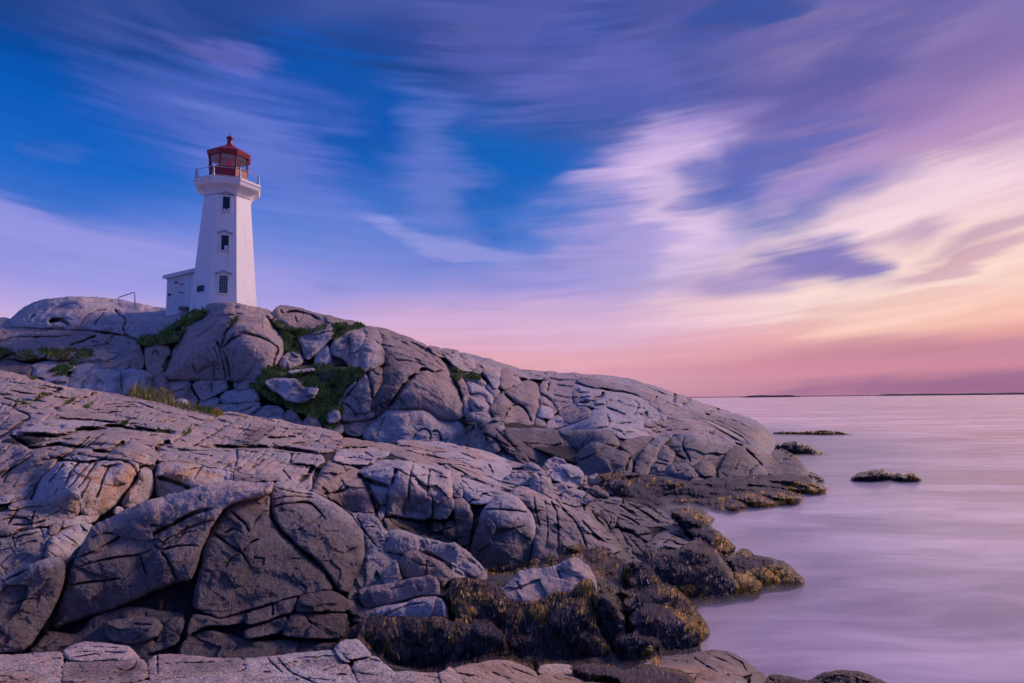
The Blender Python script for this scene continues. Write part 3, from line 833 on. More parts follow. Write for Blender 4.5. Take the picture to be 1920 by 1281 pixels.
add_cracks('B', """
m 0,730 30,734 60,740 85,740 100,735 118,729
m 118,729 88,741 70,748 55,756 28,760 15,770
t 28,752 33,757
m 95,745 130,747 138,748 120,758 98,768
t 0,757 30,763
m 25,768 50,775 58,785 35,793 10,815 -10,822
m 175,736 168,743 145,750 130,762
m 100,783 135,787 175,788 210,792 232,790 250,785 260,778
D 15,812 60,815 110,817 130,812 152,802 180,805 205,798 280,808 345,810
D 16,815 40,828 60,842 80,838 110,832 140,838 180,844 200,848 225,836 245,826
m 143,840 160,825 168,818
m 160,840 175,828 187,817
t 152,840 166,828 178,816
m 202,848 216,838 232,826
D 290,842 300,835 320,828
m 310,842 335,820 348,815 360,800 400,785 415,775
m 330,838 365,838 380,825 400,815 420,800 440,790 450,785
D 365,839 420,838 480,838 530,840 545,843 560,845 600,849
m 530,840 550,832 600,828
m 500,810 515,802
t 440,822 470,795
t 455,825 490,800
t 470,832 500,812
m 555,815 575,803
m 495,822 540,820 555,817
t 0,715 60,722 118,729
t 40,700 90,718
t 0,745 60,760
t 170,770 230,762 270,765
t 190,760 250,752 300,770
t 250,800 300,790 340,792
t 270,818 330,812
t 120,770 170,775 240,772
t 350,780 380,790
t 540,800 520,822
t 580,805 565,822
t 605,815 585,835
m 150,865 135,880 128,895 120,912
m 172,866 165,872 148,890 138,905 125,915
m 182,866 165,888 155,905 145,915
m 207,872 195,890 190,910 180,935
t 120,870 105,888 90,908
m 112,862 128,850 140,842
t 185,866 200,856
m 62,852 40,868 18,880 0,898
t 20,880 5,905
D 293,894 315,900 335,907 360,918
t 380,872 362,900
m 443,840 445,860 440,875
m 465,882 490,865 515,850
t 480,842 450,862
m 543,870 548,850
m 543,871 590,873
D 590,873 580,887 558,908
t 530,880 545,900
t 585,870 595,860
t 560,850 540,870
t 500,845 475,870
t 350,848 400,856
m 15,985 25,965 35,955
m 58,978 65,958
m 20,983 50,985 72,980 85,975
t 60,985 20,1000 30,1030
t 75,990 82,1010
t 33,1025 55,1015 70,1015
m 605,927 640,922 655,912
t 640,870 650,885
D 677,892 690,915 703,950 706,965
m 640,842 690,840
D 733,912 740,890 743,878
m 765,945 768,900 775,865
m 800,935 802,905 806,878
D 670,888 680,897 700,906 730,911
m 810,970 813,935 800,928
t 757,965 760,955
t 700,865 725,855
t 745,880 770,895 800,890
m 905,955 930,955 965,957 995,963
t 930,1000 985,985
m 1000,925 1003,950 1008,975 1012,990
m 1030,935 1042,955 1047,985 1046,1045
m 1040,935 1060,960 1080,980 1093,1005 1100,1030
m 1090,975 1110,998 1125,1015
t 1020,935 1028,980 1024,1030
m 880,942 895,935 905,925 915,925
t 895,925 893,915
m 915,870 925,890
t 845,868 890,880
m 1160,965 1180,972 1200,985
m 1180,945 1215,965 1240,985
m 1195,940 1225,955 1255,978
m 1160,948 1190,962
m 1168,935 1167,945
t 1210,950 1250,972 1270,990
t 1205,962 1235,980
t 1240,955 1262,975
m 1108,955 1120,975 1132,985
m 1093,945 1096,958
t 1140,962 1148,972 1142,985
t 1175,1002 1195,1025 1215,1050
t 1240,1022 1265,1005
t 1255,1000 1285,1010
t 808,830 840,838 880,842
t 770,842 800,846
t 680,845 700,858
""")
add_cracks('F', """
D 288,1010 290,1000 320,985 355,965 400,953
m 288,1020 300,1033 325,1025 350,1022 375,1025
m 300,1033 315,1050 325,1075 333,1090
m 143,1047 175,1035 200,1020 220,1012 225,1005
m 138,1067 170,1055 220,1045 260,1042 285,1030
m 263,1043 268,1060 275,1078
t 170,1010 190,1000 215,1000
m 128,1098 160,1093 200,1088 225,1085
t 372,930 376,940
t 280,985 310,988
t 330,1000 365,985 400,975
t 325,1020 345,1000 352,985
t 300,1020 320,1005 370,995
m 430,955 445,970 460,983 468,1000
m 395,995 415,1012 435,1025 453,1035 470,1065
t 453,1035 465,1020 485,1010
t 450,1038 430,1050 422,1065
t 475,985 490,960 503,958
t 420,1000 440,990 455,1000
m 507,953 530,945 560,942 580,942 595,955 612,975
t 605,965 585,980 557,995
t 516,915 560,925 592,929
t 510,937 550,930 590,934
t 520,920 560,915
m 668,968 685,1000 705,1025
m 0,1093 30,1078 55,1067
t 30,1130 50,1123 75,1123
m 572,1148 577,1165 595,1175
m 1045,1070 1052,1085
t 1040,1068 1055,1072 1075,1080 1090,1085
m 968,1090 977,1105
m 800,1050 798,1080
t 770,1048 790,1060 815,1062
t 780,1095 790,1110
t 730,1105 760,1098
t 250,1170 285,1172
m 512,1130 510,1155
t 1240,1140 1265,1150 1290,1160 1305,1172
t 700,1165 760,1135 800,1130
""")
add_cracks('A', """
m 215,1270 250,1253 257,1240
m 295,1228 295,1265
m 517,1230 525,1240 545,1262 570,1272 600,1285
m 500,1232 510,1245 530,1262
t 545,1242 580,1240
m 610,1265 660,1265
t 620,1281 650,1247
m 690,1235 705,1240 720,1240
m 1298,1231 1320,1247 1345,1260
m 1388,1240 1400,1258
t 1320,1224 1350,1236 1380,1250
t 1240,1235 1270,1240
t 940,1245 1000,1268
t 1060,1264 1100,1275
t 920,1260 960,1275
t 130,1222 250,1224
t 300,1245 450,1240
t 160,1212 230,1216
""")

MATOF = {'C': 'granite_far', 'B': 'granite', 'F': 'granite', 'A': 'granite'}
ROCKS = []


def base_point(o):
    co = np.empty(len(o.data.vertices) * 3, np.float32); o.data.vertices.foreach_get('co', co); co = co.reshape(-1, 3)
    return co.min(0), co.max(0)


def outcrop(name, label, cat, layer, blocks, group=None, **kw):
    obs = []
    for bl in blocks:
        poly, k = (bl, {}) if isinstance(bl, str) else bl
        k = {**dict(mat=MATOF[layer]), **kw, **k}
        obs.append(rock('block' if len(blocks) > 1 else name, layer, poly, **k))
    if len(obs) == 1:
        root = obs[0]
    else:
        lo = np.min([base_point(o)[0] for o in obs], 0); hi = np.max([base_point(o)[1] for o in obs], 0)
        loc = Vector((float(lo[0] + hi[0]) / 2, float(lo[1] + hi[1]) / 2, float(lo[2])))
        root = empty(name, loc)
        for o in obs:
            o.parent = root; o.matrix_parent_inverse = Matrix.Translation(-loc)
    tag(root, label, cat, group)
    ROCKS.append(root)
    return root


# ================= the hill and headland
outcrop('granite_dome', 'long low rounded granite dome on the left skyline under the bent handrail', 'rock', 'C', [
    ("-30,604 0,598 12,597 24,602 30,612 10,622 -30,625", dict(off=-10)),
    ("17,603 30,588 47,575 75,564 110,559 145,557 180,558 215,562 252,569 285,575 312,580 345,583 372,590 350,600 325,612 285,618 238,628 200,622 150,619 78,615 45,615 20,614", dict(w=26, bulge=14, joints=0.3, facet=0.15)),
    ("234,614 244,604 262,599 282,594 302,597 322,602 332,606 325,617 300,625 275,632 258,636 244,630 236,623", dict(off=10, w=18, bulge=8)),
])
outcrop('granite_ledge', 'pale bluish sloping granite ledge below the long dome with a grass strip along it', 'rock', 'C', [
    ("-20,620 12,614 50,613 100,615 160,619 210,624 245,631 258,640 264,655 271,672 268,695 236,698 200,694 170,684 130,676 100,672 60,672 -20,676", dict(w=16, bulge=10, joints=0.5)),
    ("30,659 60,656 86,660 86,669 50,675 32,673", dict(off=12, w=8)), ("86,661 110,659 127,661 127,672 100,675 88,671", dict(off=13, w=8)),
    ("-20,675 30,678 58,683 64,692 60,702 78,714 -20,712", dict(off=5, stain=0.5)),
    ("60,684 90,678 130,676 148,678 135,695 100,702 90,712 62,708 58,694", dict(off=8)),
])
outcrop('stained_rock', 'pale rock wall with dark vertical water stains behind the left foreground crest', 'rock', 'C', [
    ("78,712 100,702 120,698 130,712 125,735 90,730", dict(off=12, tint=0.9)),
    ("133,704 140,686 155,676 200,673 235,675 242,692 190,696 165,704 155,720 150,750 128,745 126,720", dict(off=6)),
    ("150,750 156,712 170,694 185,690 230,691 270,695 285,702 282,725 278,765 230,765 180,755", dict(off=14, w=12, tint=0.95)),
    ("190,676 220,671 240,673 240,691 215,690 188,690", dict(off=9, warm=0.5, w=8)),
])
outcrop('reddish_rock', 'reddish cracked rock standing in the cleft left of the giant boulder', 'rock', 'C', [
    ("273,652 290,644 313,645 320,660 311,685 300,702 284,710 275,692 272,668", dict(off=2, warm=0.5)),
    ("282,710 303,694 313,705 312,745 305,765 274,765", dict(off=5, stain=0.3))])
outcrop('giant_boulder', 'giant rounded granite boulder with branching dark cracks right below the lighthouse', 'boulder', 'C', [
    ("307,705 308,692 318,672 330,645 340,618 355,604 370,595 382,581 392,571 418,567 445,569 470,575 490,580 505,583 513,592 509,602 520,618 528,632 534,645 533,662 522,682 510,702 495,713 450,717 425,715 400,714 375,714 345,714 318,712")
], w=30, bulge=26, joints=0.25, rough=0.8, facet=0.12)
outcrop('footing_rock', 'row of cracked blue grey blocks directly beneath the giant boulder', 'rock', 'C', [
    ("304,713 330,715 358,716 357,732 372,752 362,765 340,765 303,760", dict(off=4)),
    ("359,717 400,715 424,716 428,732 402,742 382,752 372,744", dict(off=7)),
    ("438,717 452,715 480,714 492,718 472,729 440,733", dict(off=3)),
    ("412,744 430,733 470,729 486,736 486,754 440,756 415,758", dict(off=6)),
    ("408,760 440,758 486,753 488,768 425,780 400,775", dict(off=8)),
    ("376,748 398,744 412,748 408,762 402,775 372,768", dict(off=5))])
outcrop('smooth_boulder', 'small smooth egg shaped boulder lying in the grass on the foreground crest', 'boulder', 'C', ["316,766 325,753 338,748 350,751 357,762 350,772 325,772"], off=170, w=14, bulge=6, joints=0, tint=0.9)
outcrop('low_rock', 'low dark blocks at the foot of the grassy hollow behind the crest', 'rock', 'C', [
    ("425,778 428,772 470,754 492,761 465,779 440,790", dict(off=12, tint=0.95)),
    ("455,785 492,762 530,763 533,795 515,810 470,805", dict(off=8, stain=0.35)),
    ("530,780 542,767 556,779 572,796 572,815 530,812", dict(off=10, stain=0.3)),
    ("568,792 580,778 592,782 602,802 604,825 570,822", dict(off=12, stain=0.25)),
    ("604,806 615,797 642,795 644,812 625,818 606,818", dict(off=6))])
outcrop('skyline_rock', 'fractured bluish skyline ledge just right of the lighthouse base', 'rock', 'C', [
    ("508,603 512,586 520,577 530,573 560,578 590,587 612,593 640,598 665,603 682,612 670,618 640,612 607,614 580,620 556,619 535,615 522,603", dict(w=12, bulge=4)),
    ("533,612 550,603 572,604 580,618 556,621 540,618", dict(off=8))], off=-2)
outcrop('wedge_rock', 'pale blue wedge shaped rock above the green hollow', 'rock', 'C', ["558,632 575,625 600,613 622,608 627,620 620,637 605,651 592,664 576,677 569,665 566,650"], off=8, bulge=6)
outcrop('round_rock', 'rounded grey rock in the grass right beside the giant boulder', 'rock', 'C', ["524,684 532,666 545,659 562,661 572,676 560,687 540,692 528,691"], off=6, bulge=8, w=16)
outcrop('blue_rock', 'cluster of blue tinted columns of rock between the wedge rock and the great buttress', 'rock', 'C', [
    ("588,676 592,663 604,655 615,647 620,670 622,692 605,690 592,687", dict(off=2)),
    ("619,654 630,632 645,620 660,616 682,619 684,640 672,692 655,684 645,674 625,667", dict(off=5, stain=0.25)),
    ("657,624 672,617 683,616 684,632 679,656 675,694 660,692 657,660", dict(off=12)),
    ("674,684 676,660 679,645 684,632 700,636 713,647 720,665 719,681 706,689 690,694 682,699", dict(off=16, bulge=8)),
    ("683,613 700,613 712,624 717,637 715,647 700,637 684,630", dict(off=10))])
outcrop('striped_block', 'flat topped block with vertical stripes half buried in the green turf', 'rock', 'C', ["495,716 510,711 535,709 560,713 566,725 580,728 598,726 590,742 575,752 555,755 535,750 525,738 505,728"], off=26, w=9, tint=0.8)
outcrop('turf_stone', 'small flat pale stone lying on the green turf above the striped block', 'stone', 'C', ["539,697 560,694 588,692 590,695 565,699 545,700"], off=30, w=5, joints=0, tint=1.0, back=15)
outcrop('buttress', 'great rounded granite buttress with a dark purple stain right of the grassy hollow', 'rock', 'C', [
    ("686,612 720,616 752,628 780,639 802,650 822,669 838,691 850,714 860,737 868,759 872,778 862,787 845,790 825,786 808,775 798,767 770,767 745,770 725,770 705,782 694,780 694,740 702,715 715,690 720,668 715,640 704,622", dict(w=26, bulge=22, joints=0.35, facet=0.25)),
    ("636,750 650,730 668,712 680,702 692,694 706,689 719,690 719,705 709,740 705,780 690,787 665,790 640,790 638,770", dict(w=14, bulge=8, off=4)),
    ("676,820 697,793 712,780 725,770 745,771 770,769 800,770 810,779 825,789 845,793 868,788 875,802 879,825 877,848 840,845 800,840 740,835 700,832", dict(w=22, bulge=14, off=6, joints=0.4, facet=0.25)),
    ("640,791 665,791 695,788 712,780 722,772 692,796 676,818 660,818 642,808", dict(off=-4, w=8)),
    ("868,748 872,742 878,748 884,775 893,795 897,810 895,848 880,845 877,800 872,776", dict(off=2, w=10)),
    ("853,700 862,699 871,715 879,735 884,762 878,765 868,740 858,716", dict(off=0, w=8))])
outcrop('hollow_stone', 'dark triangular stone at the lower right edge of the grassy hollow', 'stone', 'C', ["614,793 616,776 625,767 634,770 639,783 630,792"], off=26, w=10, joints=0, stain=0.3)
outcrop('ridge_rock', 'string of flat broken blocks along the skyline right of the great buttress', 'rock', 'C', [
    ("800,648 825,652 828,660 845,667 835,672 815,664", dict(w=8)),
    ("827,654 850,656 862,660 850,669 832,665", dict(w=8, off=2)), ("848,664 866,661 884,666 880,672 862,673 848,671", dict(w=7)),
    ("862,665 875,663 900,670 932,679 960,688 985,697 1010,698 1030,697 1030,712 1010,710 985,710 960,702 930,694 900,687 872,673", dict(w=10)),
    ("832,667 870,668 890,675 892,690 882,698 862,695 845,680", dict(off=8, bulge=4)), ("888,682 905,678 912,690 902,704 884,698", dict(off=8)),
    ("915,682 930,683 939,692 939,708 937,724 928,730 917,713 904,699 908,690", dict(off=14)),
    ("938,696 948,692 960,696 965,712 961,724 946,730 937,725", dict(off=16)), ("961,706 970,705 977,716 965,724 960,716", dict(off=14, w=8)),
    ("872,700 895,704 915,722 900,722 885,714 870,712", dict(off=4))])
outcrop('fluted_rock', 'stack of rounded fluted rocks in the cleft right of the buttress', 'rock', 'C', [
    ("874,718 885,711 900,715 912,725 920,735 927,747 921,758 910,750 905,742 895,738 880,738", dict(bulge=5)),
    ("910,723 925,721 938,732 927,746 918,735", dict(off=2, w=10)),
    ("879,741 895,739 905,742 916,758 921,772 919,787 905,785 890,777 883,760", dict(off=6, bulge=6))])
outcrop('bell_rock', 'bell shaped pale dome with an arched crack in the middle of the headland', 'rock', 'C', ["918,768 924,751 940,735 960,722 980,714 1000,716 1011,726 1013,737 1011,760 1007,776 1001,796 997,806 970,806 945,793 924,779"], off=8, w=22, bulge=18, joints=0.3, facet=0.2)
outcrop('panel_rock', 'broad smooth tilted panel of rock right above the bell shaped dome', 'rock', 'C', [
    ("1011,733 1020,712 1030,704 1060,707 1085,717 1110,730 1117,745 1102,757 1075,759 1055,766 1045,772 1040,760 1030,744 1020,740", dict(w=14, bulge=6, joints=0.3)),
    ("1011,743 1020,738 1032,745 1042,762 1045,771 1036,779 1025,767 1011,767", dict(off=2)),
    ("1000,806 1007,779 1018,785 1023,796 1016,806", dict(off=8)), ("1018,806 1042,777 1055,786 1067,797 1050,802", dict(off=8, w=10)),
    ("1043,773 1070,760 1090,758 1106,768 1109,777 1095,787 1080,792 1067,796", dict(off=6, bulge=4))])
outcrop('nest_boulder', 'small rounded boulder wedged under the tilted panel of rock', 'boulder', 'C', ["1008,779 1011,767 1020,759 1032,765 1039,778 1030,786 1015,784"], off=14, w=14, bulge=4, joints=0)
outcrop('skyline_slab', 'long dark slab sloping along the headland skyline down to the sea', 'rock', 'C', [
    ("1024,700 1028,697 1048,700 1046,706 1026,706", dict(w=5, off=6)),
    ("1010,702 1060,700 1110,703 1150,706 1185,713 1220,723 1250,733 1282,744 1320,757 1360,771 1400,783 1425,795 1445,810 1454,825 1452,850 1430,850 1408,836 1390,816 1345,793 1300,780 1280,768 1262,756 1225,742 1190,730 1150,718 1120,714 1080,714 1040,710", dict(w=12, bulge=7, joints=0.5, facet=0.4)),
    ("1078,717 1110,708 1140,716 1175,727 1190,731 1225,741 1250,754 1280,767 1302,775 1314,786 1290,786 1255,786 1243,772 1225,754 1205,747 1190,737", dict(off=6, w=12, bulge=4, stain=0.3)),
    ("1080,714 1095,708 1118,712 1136,720 1120,729 1095,720", dict(off=12, stain=0.6, w=8))])
outcrop('pale_slab', 'pale cracked slab like broken crust in the centre of the headland', 'rock', 'C', [
    ("1078,718 1095,722 1125,732 1150,735 1180,739 1200,747 1220,756 1235,771 1243,786 1230,797 1214,798 1208,787 1196,781 1185,783 1150,775 1120,767 1100,760 1078,760", dict(w=12, bulge=7, joints=0.4, tint=0.85)),
    ("1208,798 1213,781 1228,776 1241,785 1241,794 1225,799", dict(off=14, w=10, stain=0.3)),
    ("1213,752 1240,758 1250,768 1251,785 1243,788 1236,770", dict(off=8, w=9))], off=2)
outcrop('white_ledge', 'whitish smooth rippled ledge above the dark lower domes', 'rock', 'C', [
    ("1014,810 1020,803 1050,799 1080,790 1095,783 1112,772 1126,762 1142,768 1160,780 1190,782 1208,790 1218,803 1224,822 1200,828 1165,823 1140,811 1080,811", dict(w=14, bulge=7, joints=0.3, tint=1.0, off=4)),
    ("1160,783 1195,780 1210,786 1216,800 1195,797 1170,792", dict(off=8, w=8, tint=1.0)),
    ("1215,806 1225,793 1250,787 1270,785 1290,788 1307,800 1317,813 1295,812 1270,815 1235,822 1220,822", dict(w=12, joints=0.6)),
    ("1255,786 1290,782 1320,784 1345,798 1365,812 1385,825 1397,834 1375,837 1350,833 1325,824 1308,806 1285,792", dict(off=2, w=10))])
outcrop('ramp_rock', 'dark ribbed sloping ramp at the foot of the buttress', 'rock', 'C', [
    ("872,765 950,795 1000,803 1060,855 1085,890 1000,888 900,855 880,820", dict(w=10, off=-9, facet=1.2, rough=1.8, stand=0)),
    ("888,778 918,787 932,782 945,800 962,828 978,845 990,870 960,870 930,848 905,840 893,815", dict(w=14, off=-6)),
    ("925,815 955,812 985,838 1005,852 1015,872 985,872 955,852", dict(w=16, off=4)),
    ("895,812 910,810 940,838 970,865 940,865 905,848 893,838", dict(w=10, off=6))], stain=0.2, joints=1.0, facet=1.0, rough=1.6, stand=0.4)
outcrop('dark_dome', 'row of smooth dark charcoal domes along the lower headland', 'rock', 'C', [
    ("945,802 975,805 1035,803 1045,808 1060,822 1075,842 1085,862 1088,880 1040,885 1000,880 965,855 948,820", dict(w=20, bulge=12)),
    ("1043,806 1080,808 1115,806 1138,807 1152,819 1162,832 1162,848 1120,853 1090,848 1070,832", dict(w=16, bulge=10)),
    ("1078,855 1095,838 1113,829 1135,834 1160,844 1178,851 1187,865 1185,890 1150,900 1110,905 1085,900", dict(w=22, bulge=12, off=6)),
    ("1161,834 1175,825 1200,820 1225,818 1216,829 1206,841 1198,859 1191,870 1181,852 1168,843", dict(w=10, off=2)),
    ("1189,872 1200,855 1215,831 1235,819 1264,813 1246,830 1236,845 1229,866 1218,890 1195,895", dict(w=12, bulge=5, off=6)),
    ("1216,890 1227,866 1236,843 1247,834 1258,844 1267,850 1259,871 1246,895 1225,895", dict(w=12, bulge=5, off=8)),
    ("1246,836 1258,822 1275,812 1300,810 1320,817 1335,824 1355,832 1376,836 1366,851 1350,862 1320,864 1305,870 1297,875 1280,870 1266,852", dict(w=20, bulge=12, off=4)),
    ("1256,878 1265,851 1285,868 1265,874", dict(w=8)),
    ("1308,864 1350,858 1362,854 1354,871 1346,883 1335,870", dict(w=8, off=2)),
    ("1343,893 1360,858 1374,837 1395,832 1415,839 1440,854 1465,867 1488,878 1490,888 1470,895 1440,900 1400,905 1360,900", dict(w=16, bulge=10, off=5)),
    ("1425,848 1438,839 1447,841 1450,856 1440,856", dict(w=8, off=2)),
    ("1446,850 1455,843 1470,848 1485,855 1500,868 1514,880 1519,892 1516,905 1500,896 1480,880 1460,866", dict(w=12, off=2, stain=0.9))], joints=0.25, rough=0.8, stain=0.4, facet=0.35, stand=0.45)
outcrop('shore_boulder', 'wide grey boulder with a pale crest at the weed line below the dark domes', 'boulder', 'C', ["1238,900 1252,873 1270,869 1285,869 1300,878 1310,891 1308,902 1280,906 1255,904"], off=14, w=16, bulge=8, joints=0.3, tint=0.95, stand=0.7)
outcrop('shore_boulder', 'grey boulder just right of the wide pale crested boulder on the weed line', 'boulder', 'C', ["1298,878 1315,863 1330,865 1341,881 1340,902 1312,902"], off=13, w=14, bulge=8, joints=0.2, stand=0.7)
outcrop('white_stone', 'bright whitish stone lying on the dark seaweed shelf', 'stone', 'C', ["1321,904 1328,897 1340,897 1353,903 1356,911 1330,911"], off=45, w=9, bulge=3, joints=0, tint=1.0)
outcrop('small_stone', 'small brownish stone left of the bright whitish stone in the seaweed', 'stone', 'C', ["1293,906 1305,895 1318,898 1322,910"], off=40, w=8, joints=0)
outcrop('small_stone', 'small pale stone in the weed right of the bright whitish stone', 'stone', 'C', ["1378,894 1385,889 1396,892 1398,899 1382,900"], off=40, w=7, joints=0, tint=0.95)
outcrop('shore_boulder', 'squat pale boulder half in seaweed beneath the right end of the dark domes', 'boulder', 'C', ["1403,896 1412,876 1422,872 1438,886 1440,898"], off=14, w=10, bulge=3, joints=0, stand=0.7)
outcrop('weedy_shelf', 'broad rock shelf wrapped in brown and ochre seaweed at the foot of the headland', 'rock', 'C', [
    ("1120,893 1180,885 1240,893 1300,903 1360,898 1400,900 1400,955 1340,958 1280,960 1230,950 1180,928 1140,910", {}),
    ("1380,905 1420,896 1470,890 1500,888 1522,898 1540,907 1553,919 1535,926 1510,926 1470,915 1430,920", dict(bulge=10)),
    ("1330,930 1380,918 1430,915 1475,924 1510,936 1490,943 1440,950 1380,956 1330,956", dict(off=10, bulge=10)),
    ("1510,888 1525,886 1548,900 1540,904 1520,902", dict(off=-10))], mat='weed_rock', w=18, rough=2.4, joints=0, stand=0.4)

# rocks standing in the sea
outcrop('tidal_reef', 'very low olive reef awash in the sea beyond the headland tip', 'reef', 'C', ["1449,815 1452,809 1500,811 1520,808 1550,807 1580,811 1615,818 1580,824 1500,822"], mat='weed_rock', w=5, joints=0, own_d=66, back=90)
outcrop('sea_rock', 'wedge shaped dark rock touching the right tip of the headland', 'rock', 'C', ["1450,850 1456,832 1478,830 1490,828 1515,836 1540,847 1567,858 1540,866 1475,864"], mat='weed_rock', w=12, joints=0, own_d=43.5, rough=1.5, bulge=8)
outcrop('sea_rock', 'black hump of rock alone in the open water', 'rock', 'C', ["1593,897 1610,886 1640,881 1660,881 1672,888 1678,899 1640,906 1600,904"], mat='weed_rock', w=14, joints=0, own_d=30.2, rough=1.5, bulge=14)
outcrop('sea_rock', 'smaller rock with an ochre top right of the lone black hump in the water', 'rock', 'C', ["1669,902 1675,891 1685,888 1695,891 1710,886 1722,893 1729,902 1700,910"], mat='weed_rock', w=10, joints=0, own_d=30.0, rough=1.6, bulge=12)

# ================= the near platforms
outcrop('rock_platform', 'broad pinkish platform of jointed granite rising to the left foreground crest', 'rock', 'B', [
    ("-30,690 15,697 60,709 120,725 175,732 250,745 300,754 335,765 365,769 400,773 412,777 425,773 450,775 478,782 515,785 560,796 600,802 642,813 644,842 600,852 520,848 400,845 330,845 296,858 288,875 250,866 180,858 140,852 100,858 60,866 -30,895", dict(w=12, aniso=32, joints=1.0, rough=1.35)),
    ("16,814 60,796 100,784 175,789 240,792 205,798 180,805 152,802 130,813 110,818 60,816", dict(off=9, w=8, aniso=20)),
    ("102,778 108,768 118,766 160,770 210,785 250,786 232,791 175,788 135,787", dict(off=7, w=7, aniso=15)),
    ("60,785 68,783 80,784 83,790 60,792", dict(off=10, w=6, joints=0))], back=160)
outcrop('bevelled_block', 'large block with an ochre rounded right end on the left of the platform', 'rock', 'B', [
    ("-30,908 0,887 17,874 62,851 84,842 109,857 105,868 95,882 80,892 70,907 62,927 55,940 30,940 -30,935", dict(w=12, joints=0.6, aniso=40)),
    ("60,852 82,838 105,833 138,840 125,851 110,858 85,854", dict(w=8, off=-4)),
    ("55,945 68,912 82,887 100,868 112,861 150,864 180,862 200,860 228,857 246,859 257,869 259,887 252,898 242,914 228,936 212,952 186,968 165,974 148,962 140,945 120,945 100,948 75,948", dict(w=22, bulge=10, off=6, joints=0.4)),
    ("112,859 140,842 185,846 240,856 258,866 262,885 256,888 248,868 226,860 180,862 150,864 130,863", dict(w=9, off=2)),
    ("196,850 226,836 246,826 292,841 280,858 266,876 258,868 244,858", dict(w=10, off=4, joints=0.5))])
outcrop('middle_block', 'wide pink block with a shadowed front face in the middle of the platform', 'rock', 'B', [
    ("288,856 305,842 360,841 420,841 480,841 540,846 600,851 609,860 610,867 600,872 590,882 585,898 584,922 560,916 525,904 515,902 490,896 460,888 433,883 400,878 368,872 340,866 310,866 294,866", dict(w=10, aniso=38, joints=0.9)),
    ("291,897 294,874 304,862 340,863 366,869 401,874 434,882 434,902 401,910 370,920 345,928 310,932 291,932", dict(w=12, off=5, joints=0.5)),
    ("432,882 470,887 501,895 516,900 502,908 470,910 445,906 433,904", dict(w=6, off=3, stain=0.35))])
outcrop('gully_stone', 'knobbly upright stone wedged in the deep gully between the two front masses', 'stone', 'B', ["256,902 261,881 272,875 286,885 289,907 283,932 265,946 250,949 233,954 226,942 240,922"], off=10, w=14, bulge=6, joints=0.3)
outcrop('cobble', 'leftmost of three round cobbles at the bottom of the gully', 'stone', 'B', ["212,961 220,949 232,954 231,966 219,970"], off=26, w=9, joints=0, back=20, group='cobbles in the gully')
outcrop('cobble', 'upper right of three round cobbles at the bottom of the gully', 'stone', 'B', ["234,959 244,947 257,947 257,958 242,964"], off=24, w=9, joints=0, back=20, group='cobbles in the gully')
outcrop('cobble', 'smallest and lowest of three round cobbles in the gully', 'stone', 'B', ["223,970 233,962 240,965 232,973"], off=26, w=6, joints=0, back=15, group='cobbles in the gully')
outcrop('slumped_rock', 'slumped ochre tinged rocks at the left edge below the big ochre ended block', 'rock', 'B', [
    ("-30,935 20,912 45,909 56,915 53,933 30,942 -30,950", dict(off=8)),
    ("22,942 60,937 95,940 92,950 50,950 20,957 14,952", dict(off=10, w=8, warm=0.5)),
    ("-30,968 15,956 30,955 50,948 75,949 95,947 120,935 138,928 150,939 151,956 141,972 115,982 90,987 70,988 45,993 20,1004 -30,1006", dict(off=14, w=14, bulge=5)),
    ("-30,1002 20,1002 45,990 70,985 90,990 101,1000 93,1012 86,1048 50,1064 20,1082 -30,1095", dict(off=8, w=14, bulge=4)),
    ("90,1002 95,985 105,977 119,980 113,993 101,1004", dict(off=20, w=9)),
    ("118,977 150,967 172,968 187,965 182,976 165,984 145,983 115,992", dict(off=14, w=8)),
    ("82,1048 89,1015 100,1004 125,988 150,980 166,980 174,985 167,1002 152,1027 132,1048 118,1056 100,1052", dict(off=24, w=14, bulge=8))])
outcrop('centre_rock', 'cracked rocks and pale slabs stepping down the centre of the platform', 'rock', 'B', [
    ("637,842 640,820 660,822 690,827 730,832 765,842 795,851 817,865 825,876 800,873 770,864 735,853 700,838 670,841", dict(w=9, off=0)),
    ("738,826 800,826 807,838 813,851 790,852 760,841", dict(w=7)), ("800,828 830,829 880,838 920,849 952,862 940,867 900,862 860,860 835,860 815,851 805,838", dict(w=8)),
    ("622,865 632,845 665,837 690,835 720,837 735,843 727,856 702,867 680,873 650,871", dict(w=10, off=8, tint=0.95)),
    ("580,925 590,905 600,885 612,868 622,861 650,867 668,875 684,888 694,908 704,932 710,958 702,970 675,962 650,958 620,938 600,930", dict(w=14, off=4, bulge=4)),
    ("676,893 705,911 732,913 727,940 724,967 710,978 704,957 692,927", dict(w=8, off=-4)),
    ("664,890 681,868 705,859 735,857 770,860 800,869 830,873 846,882 850,905 851,932 838,938 824,947 812,970 790,978 760,972 738,966 722,968 727,930 732,912 704,908 689,901", dict(w=20, bulge=9, off=10, joints=0.4)),
    ("843,884 855,882 863,889 867,905 870,934 858,934 850,934 847,907", dict(w=7, off=4)),
    ("810,972 820,950 835,938 849,931 854,946 847,961 837,976 820,976", dict(w=8, off=14)),
    ("850,937 868,934 879,942 885,965 888,987 882,1012 876,1050 864,1056 857,1022 854,985 852,957", dict(w=10, off=10)),
    ("834,977 850,975 857,987 857,1014 845,1014 830,1003", dict(w=7, off=2)), ("811,978 830,976 831,996 812,999", dict(w=7, off=2)),
    ("718,968 760,968 797,977 801,990 806,1003 806,1035 790,1045 765,1040 735,1020 722,990", dict(w=10, off=-14, stain=0.5)),
    ("800,1028 808,1001 832,1000 853,1014 850,1030 822,1030", dict(w=8, off=-2))])
